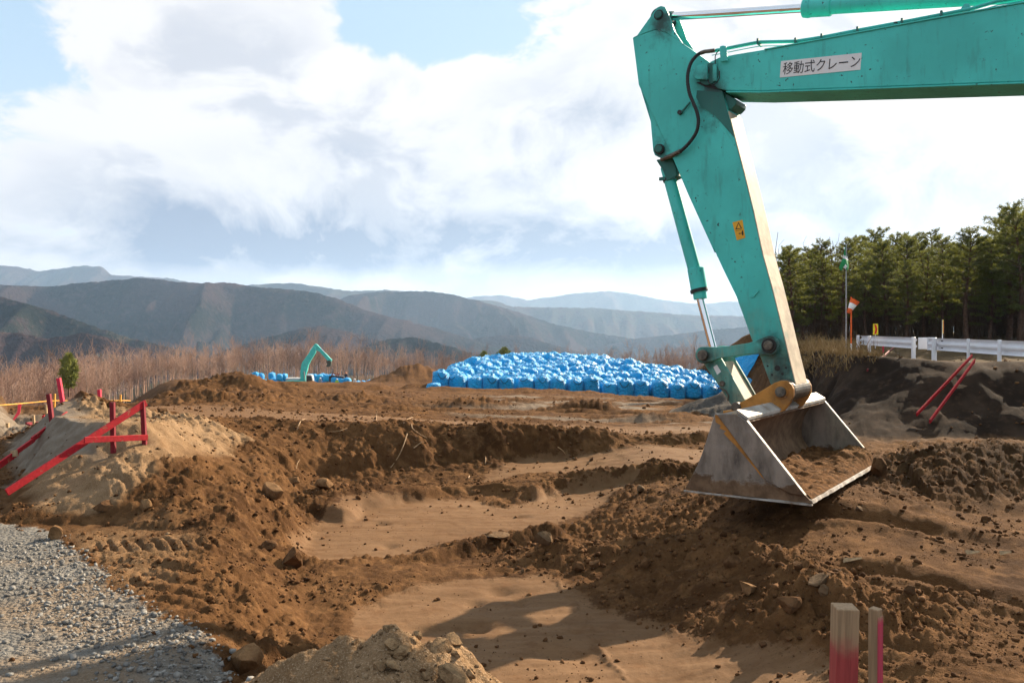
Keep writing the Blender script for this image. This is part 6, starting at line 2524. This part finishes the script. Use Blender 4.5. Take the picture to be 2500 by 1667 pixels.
for pts, r_, lab in (([(1160, 760), (1130, 850), (1092, 930), (1040, 1005)], .009, 'longest pale root hanging down the middle of the pit wall'),
                     ([(368, 732), (392, 675), (425, 656), (490, 665)], .008, 'bent pale root arching over the left top of the pit wall'),
                     ([(1205, 862), (1268, 815)], .010, 'short thick root right of the longest one'),
                     ([(1135, 682), (1165, 655), (1200, 640)], .010, 'root lying on the ground above the pit wall'),
                     ([(362, 1012), (370, 975), (388, 945)], .006, 'thin root low on the left of the pit wall'),
                     ([(1606, 1062), (1600, 1078), (1622, 1086)], .008, 'curled root scrap at the foot of the wall'),
                     ([(1190, 690), (1200, 725), (1255, 765), (1300, 790)], .007, 'dark root trailing over the lip of the wall'),
                     ([(1720, 920), (1722, 950), (1718, 975)], .007, 'short root stub right of the middle of the wall'),
                     ([(2240, 855), (2275, 880), (2298, 912)], .008, 'root at the right end of the pit wall'),
                     ([(590, 745), (660, 742), (730, 720)], .006, 'long thin twig lying along the wall top'),
                     ([(940, 592), (938, 640), (938, 672)], .008, 'upright dry stalk on the level ground behind the wall')):
    first = on_ground(*z44(*pts[-1] if len(pts) != 3 or pts[0][1] > 700 else pts[-1]), 6)
    P_ = []
    for i, q in enumerate(pts):
        g_ = on_ground(*z44(*q), 6, 40)
        Yq = min(g_.y, first.y + .5) - .04 - .03 * math.sin(i * 2.0)
        P_.append(at(*z44(*q), Yq))
    P_ = spline(P_, 4)
    o = MB().tube(P_, [r_ * (1 - .5 * i / len(P_)) for i in range(len(P_))], 5).done('root', MAT['root'], smooth=True)
    tag(o, lab, 'root')
bs_ = [on_ground(1330 + i * 8, 1120, 6) for i in range(3)]

# ------------------------------------------------------------------ things at work in the distance
DY = 134.0
MPX = DY / F


def z3(X, Y):
    """far picture crop -> metres right of and above the far machine's foot"""
    return ((X - 800) / 5.88 * MPX, -(Y - 735) / 5.88 * MPX)


fx0 = (590 + 800 / 5.88 - CU) / F * DY
fz0 = EYE - (820 + 735 / 5.88 - HV) / F * DY
far = empty('excavator', (fx0, DY, fz0))
tag(far, 'small far teal excavator with its boom raised beside blue bags', 'excavator')
MB().prism([z3(*p) for p in ((848, 610), (850, 500), (862, 410), (880, 370), (960, 260), (1038, 140), (1070, 175), (1064, 240), (1000, 345), (962, 415), (945, 490), (925, 560), (915, 650), (905, 715), (868, 715))], -.3, .3).done('boom', MAT['teal'], far, bevel=.03)
MB().prism([z3(*p) for p in ((1034, 140), (1060, 110), (1085, 122), (1140, 180), (1298, 345), (1276, 382), (1236, 352), (1120, 225), (1060, 200))], -.22, .22).done('arm', MAT['teal'], far, bevel=.03)
MB().prism([z3(*p) for p in ((1215, 365), (1262, 345), (1292, 372), (1280, 432), (1240, 445), (1215, 435), (1235, 405))], -.3, .3).done('bucket', MAT['teal_dark'], far, bevel=.02)
MB().tube([(*z3(1140, 175)[:1], -.1, z3(1140, 175)[1]), (*z3(1285, 350)[:1], -.1, z3(1285, 350)[1])], .07, 8).done('bucket_cylinder', MAT['chrome'], far)
MB().tube([(z3(975, 215)[0], 0, z3(975, 215)[1]), (z3(1036, 142)[0], 0, z3(1036, 142)[1])], .07, 8).done('arm_cylinder', MAT['chrome'], far)
for kk in (-.4, .4):
    MB().tube([(z3(925, 700)[0], kk, z3(925, 700)[1]), (z3(905, 500)[0], kk, z3(905, 500)[1])], .09, 8).done('boom_cylinder', MAT['chrome'], far)
MB().prism([z3(*p) for p in ((650, 640), (700, 628), (850, 632), (890, 650), (892, 720), (655, 722))], -1.2, 1.2).done('engine_house', MAT['teal'], far, bevel=.08)
MB().prism([z3(*p) for p in ((655, 632), (655, 600), (780, 598), (850, 605), (850, 632))], -1.0, 1.0).done('hood', MAT['grey_house'], far, bevel=.06)
cb = MB().prism([z3(*p) for p in ((950, 548), (1030, 552), (1045, 600), (1050, 720), (950, 722))], -1.25, -.2).done('cab', MAT['grey_house'], far, bevel=.05)
MB().prism([z3(*p) for p in ((960, 565), (1022, 568), (1034, 605), (1036, 650), (960, 650))], -1.27, -1.25).done('window', MAT['glass'], cb)
for kk in (-1.1, 1.1):
    MB().prism([z3(*p) for p in ((640, 745), (660, 728), (960, 728), (985, 748), (985, 775), (960, 800), (660, 800), (640, 775))], kk - .3, kk + .3).done('crawler_track', MAT['track_steel'], far, bevel=.05)

MAT['dump_dark'] = flat_mat('dark_carrier_paint', (.025, .025, .03), .5, 0, .3, 2)
MAT['dump_red'] = flat_mat('red_frame_paint', (.28, .02, .02), .5)
dump = empty('crawler_carrier', (fx0, DY - 1.5, fz0))
tag(dump, 'dark crawler carrier with a red frame loaded with blue bags', 'carrier')
MB().prism([z3(*p) for p in ((1300, 700), (1320, 682), (1610, 680), (1620, 715), (1300, 720))], -1.1, 1.1).done('bed', MAT['dump_dark'], dump, bevel=.05)
MB().prism([z3(*p) for p in ((1300, 640), (1300, 570), (1330, 555), (1500, 570), (1505, 600), (1360, 605), (1340, 690), (1300, 700))], -.9, .9).done('cab', MAT['dump_dark'], dump, bevel=.05)
for a, b in (((1325, 565), (1335, 535)), ((1335, 535), (1430, 530)), ((1430, 530), (1425, 590)), ((1335, 545), (1420, 585)), ((1420, 545), (1345, 580))):
    MB().tube([(z3(*a)[0], -.5, z3(*a)[1]), (z3(*b)[0], -.5, z3(*b)[1])], .06, 6).done('frame_bar', MAT['dump_red'], dump)
for kk in (-.9, .9):
    MB().prism([z3(*p) for p in ((1300, 740), (1320, 716), (1600, 716), (1618, 740), (1600, 765), (1320, 765))], kk - .25, kk + .25).done('crawler_track', MAT['track_steel'], dump, bevel=.04)
rr = random.Random(31)
for X, w_ in ((1380, 1.15), (1455, 1.2), (1560, 1.1)):
    q = z3(X, 682)
    o = put_bag(fx0 + q[0], DY - 2.2, fz0 + q[1], rr, 'blue bulk bag riding on the dark crawler carrier', 'bags on the carrier')
    o.scale = (w_, w_, .95)

# parked car roof behind the spoil bank
car = empty('parked_car', at(1010, 930, 128))
tag(car, 'white parked car half hidden behind the far dirt bank', 'car')
MAT['car_white'] = flat_mat('white_car_paint', (.62, .62, .62), .3, 0, .03, 1)
MB().prism([(-.85, .45), (-.85, .85), (-.7, 1.0), (.7, 1.0), (.85, .85), (.85, .45)], -1.6, 1.6).done('body', MAT['car_white'], car, bevel=.05)
MB().prism([(-.72, 1.0), (-.6, 1.42), (.6, 1.42), (.72, 1.0)], -1.2, .8).done('cabin', MAT['car_white'], car, bevel=.05)
MB().prism([(-.62, 1.05), (-.54, 1.36), (.54, 1.36), (.62, 1.05)], -1.22, -1.2).done('windscreen', MAT['glass'], car)
for sx in (-.75, .75):
    for sy in (-1.1, 1.1):
        MB().tube([(sx - .1, sy, .32), (sx + .1, sy, .32)], .32, 12).done('wheel', MAT['rubber'], car)


# workers: one skinned body each
def worker(X, Yf, mat_top, mat_leg, label, seed, Yd=DY - 3.0, helmet='helmet_white', turn=0.0):
    q = z3(X, Yf)
    rnd = random.Random(seed)
    root = empty('person', (fx0 + q[0], Yd, fz0 + q[1]), (0, 0, turn))
    tag(root, label, 'person')
    a = rnd.uniform(-.12, .12)
    J = {'pelvis': (0, 0, .92), 'chest': (0, a * .3, 1.28), 'neck': (0, a * .5, 1.46), 'head': (0, a * .5 - .02, 1.60), 'crown': (0, a * .5 - .02, 1.70),
         'hl': (-.10, 0, .86), 'kl': (-.12, -.10, .48), 'al': (-.12, .02, .08), 'tl': (-.12, -.14, .04),
         'hr': (.10, 0, .86), 'kr': (.12, -.04, .48), 'ar': (.13, .06, .08), 'tr': (.14, -.10, .04),
         'sl': (-.19, a * .4, 1.40), 'el': (-.26, -.05, 1.12), 'wl': (-.22, -.25, .98), 'fl': (-.20, -.33, .95),
         'sr': (.19, a * .4, 1.40), 'er': (.27, -.02, 1.12), 'wr': (.26, -.20, .92), 'fr': (.25, -.28, .88)}
    Rd = {'pelvis': .15, 'chest': .17, 'neck': .065, 'head': .105, 'crown': .08, 'hl': .10, 'kl': .07, 'al': .05, 'tl': .045, 'hr': .10, 'kr': .07, 'ar': .05, 'tr': .045,
          'sl': .075, 'el': .055, 'wl': .04, 'fl': .035, 'sr': .075, 'er': .055, 'wr': .04, 'fr': .035}
    E = [('pelvis', 'chest'), ('chest', 'neck'), ('neck', 'head'), ('head', 'crown'), ('pelvis', 'hl'), ('hl', 'kl'), ('kl', 'al'), ('al', 'tl'), ('pelvis', 'hr'), ('hr', 'kr'), ('kr', 'ar'), ('ar', 'tr'),
         ('chest', 'sl'), ('sl', 'el'), ('el', 'wl'), ('wl', 'fl'), ('chest', 'sr'), ('sr', 'er'), ('er', 'wr'), ('wr', 'fr')]
    names = list(J)
    me = bpy.data.meshes.new('body')
    me.from_pydata([J[n] for n in names], [(names.index(a_), names.index(b_)) for a_, b_ in E], [])
    o = bpy.data.objects.new('body', me)
    link(o, root)
    o.modifiers.new('skin', 'SKIN')
    for i, n in enumerate(names):
        sv = me.skin_vertices[0].data[i]
        sv.radius = (Rd[n], Rd[n])
        sv.use_root = (n == 'pelvis')
    sub = o.modifiers.new('sub', 'SUBSURF')
    sub.levels = sub.render_levels = 1
    dg = bpy.context.evaluated_depsgraph_get()
    bpy.context.view_layer.update()
    nm = bpy.data.meshes.new_from_object(o.evaluated_get(bpy.context.evaluated_depsgraph_get()))
    o.modifiers.clear()
    o.data = nm
    nm.materials.clear()
    for m_ in (MAT[mat_top], MAT[mat_leg], MAT['skin']):
        nm.materials.append(m_)
    for p in nm.polygons:
        z = p.center.z
        p.material_index = 1 if z < .95 and abs(p.center.x) < .2 else (2 if z > 1.47 or (abs(p.center.y) > .24 and z > .8) else 0)
        p.use_smooth = True
    mb = MB()
    mb.tube([(0, -.02, 1.62), (0, -.02, 1.70), (0, -.02, 1.76), (0, -.02, 1.785)], [.145, .13, .085, .02], 12)
    mb.done('helmet', MAT[helmet], root, smooth=True)
    return root


MAT['skin'] = flat_mat('skin', (.42, .25, .17), .6)
MAT['hivis'] = flat_mat('lime_vest', (.35, .62, .04), .7)
MAT['grey_cloth'] = flat_mat('grey_workwear', (.22, .26, .30), .85)
MAT['navy_cloth'] = flat_mat('navy_workwear', (.018, .02, .035), .85)
MAT['white_cloth'] = flat_mat('white_workwear', (.55, .58, .60), .85)
MAT['helmet_white'] = flat_mat('white_helmet', (.75, .75, .74), .4)
MAT['helmet_orange'] = flat_mat('orange_helmet', (.72, .17, .03), .4)
worker(1425, 752, 'hivis', 'navy_cloth', 'far worker in a lime vest standing before the dark carrier', 1)
worker(1672, 752, 'white_cloth', 'grey_cloth', 'far worker in pale clothes and white helmet right of the carrier', 2)
worker(1932, 752, 'navy_cloth', 'navy_cloth', 'far worker in dark clothes among the fallen blue bags', 3, helmet='helmet_orange')
worker(1190, 738, 'grey_cloth', 'grey_cloth', 'far worker in grey beside the bags left of the carrier', 4)
worker(1525, 668, 'navy_cloth', 'navy_cloth', 'worker with an orange helmet standing on the loaded carrier', 5, Yd=DY - 1.6, helmet='helmet_orange')
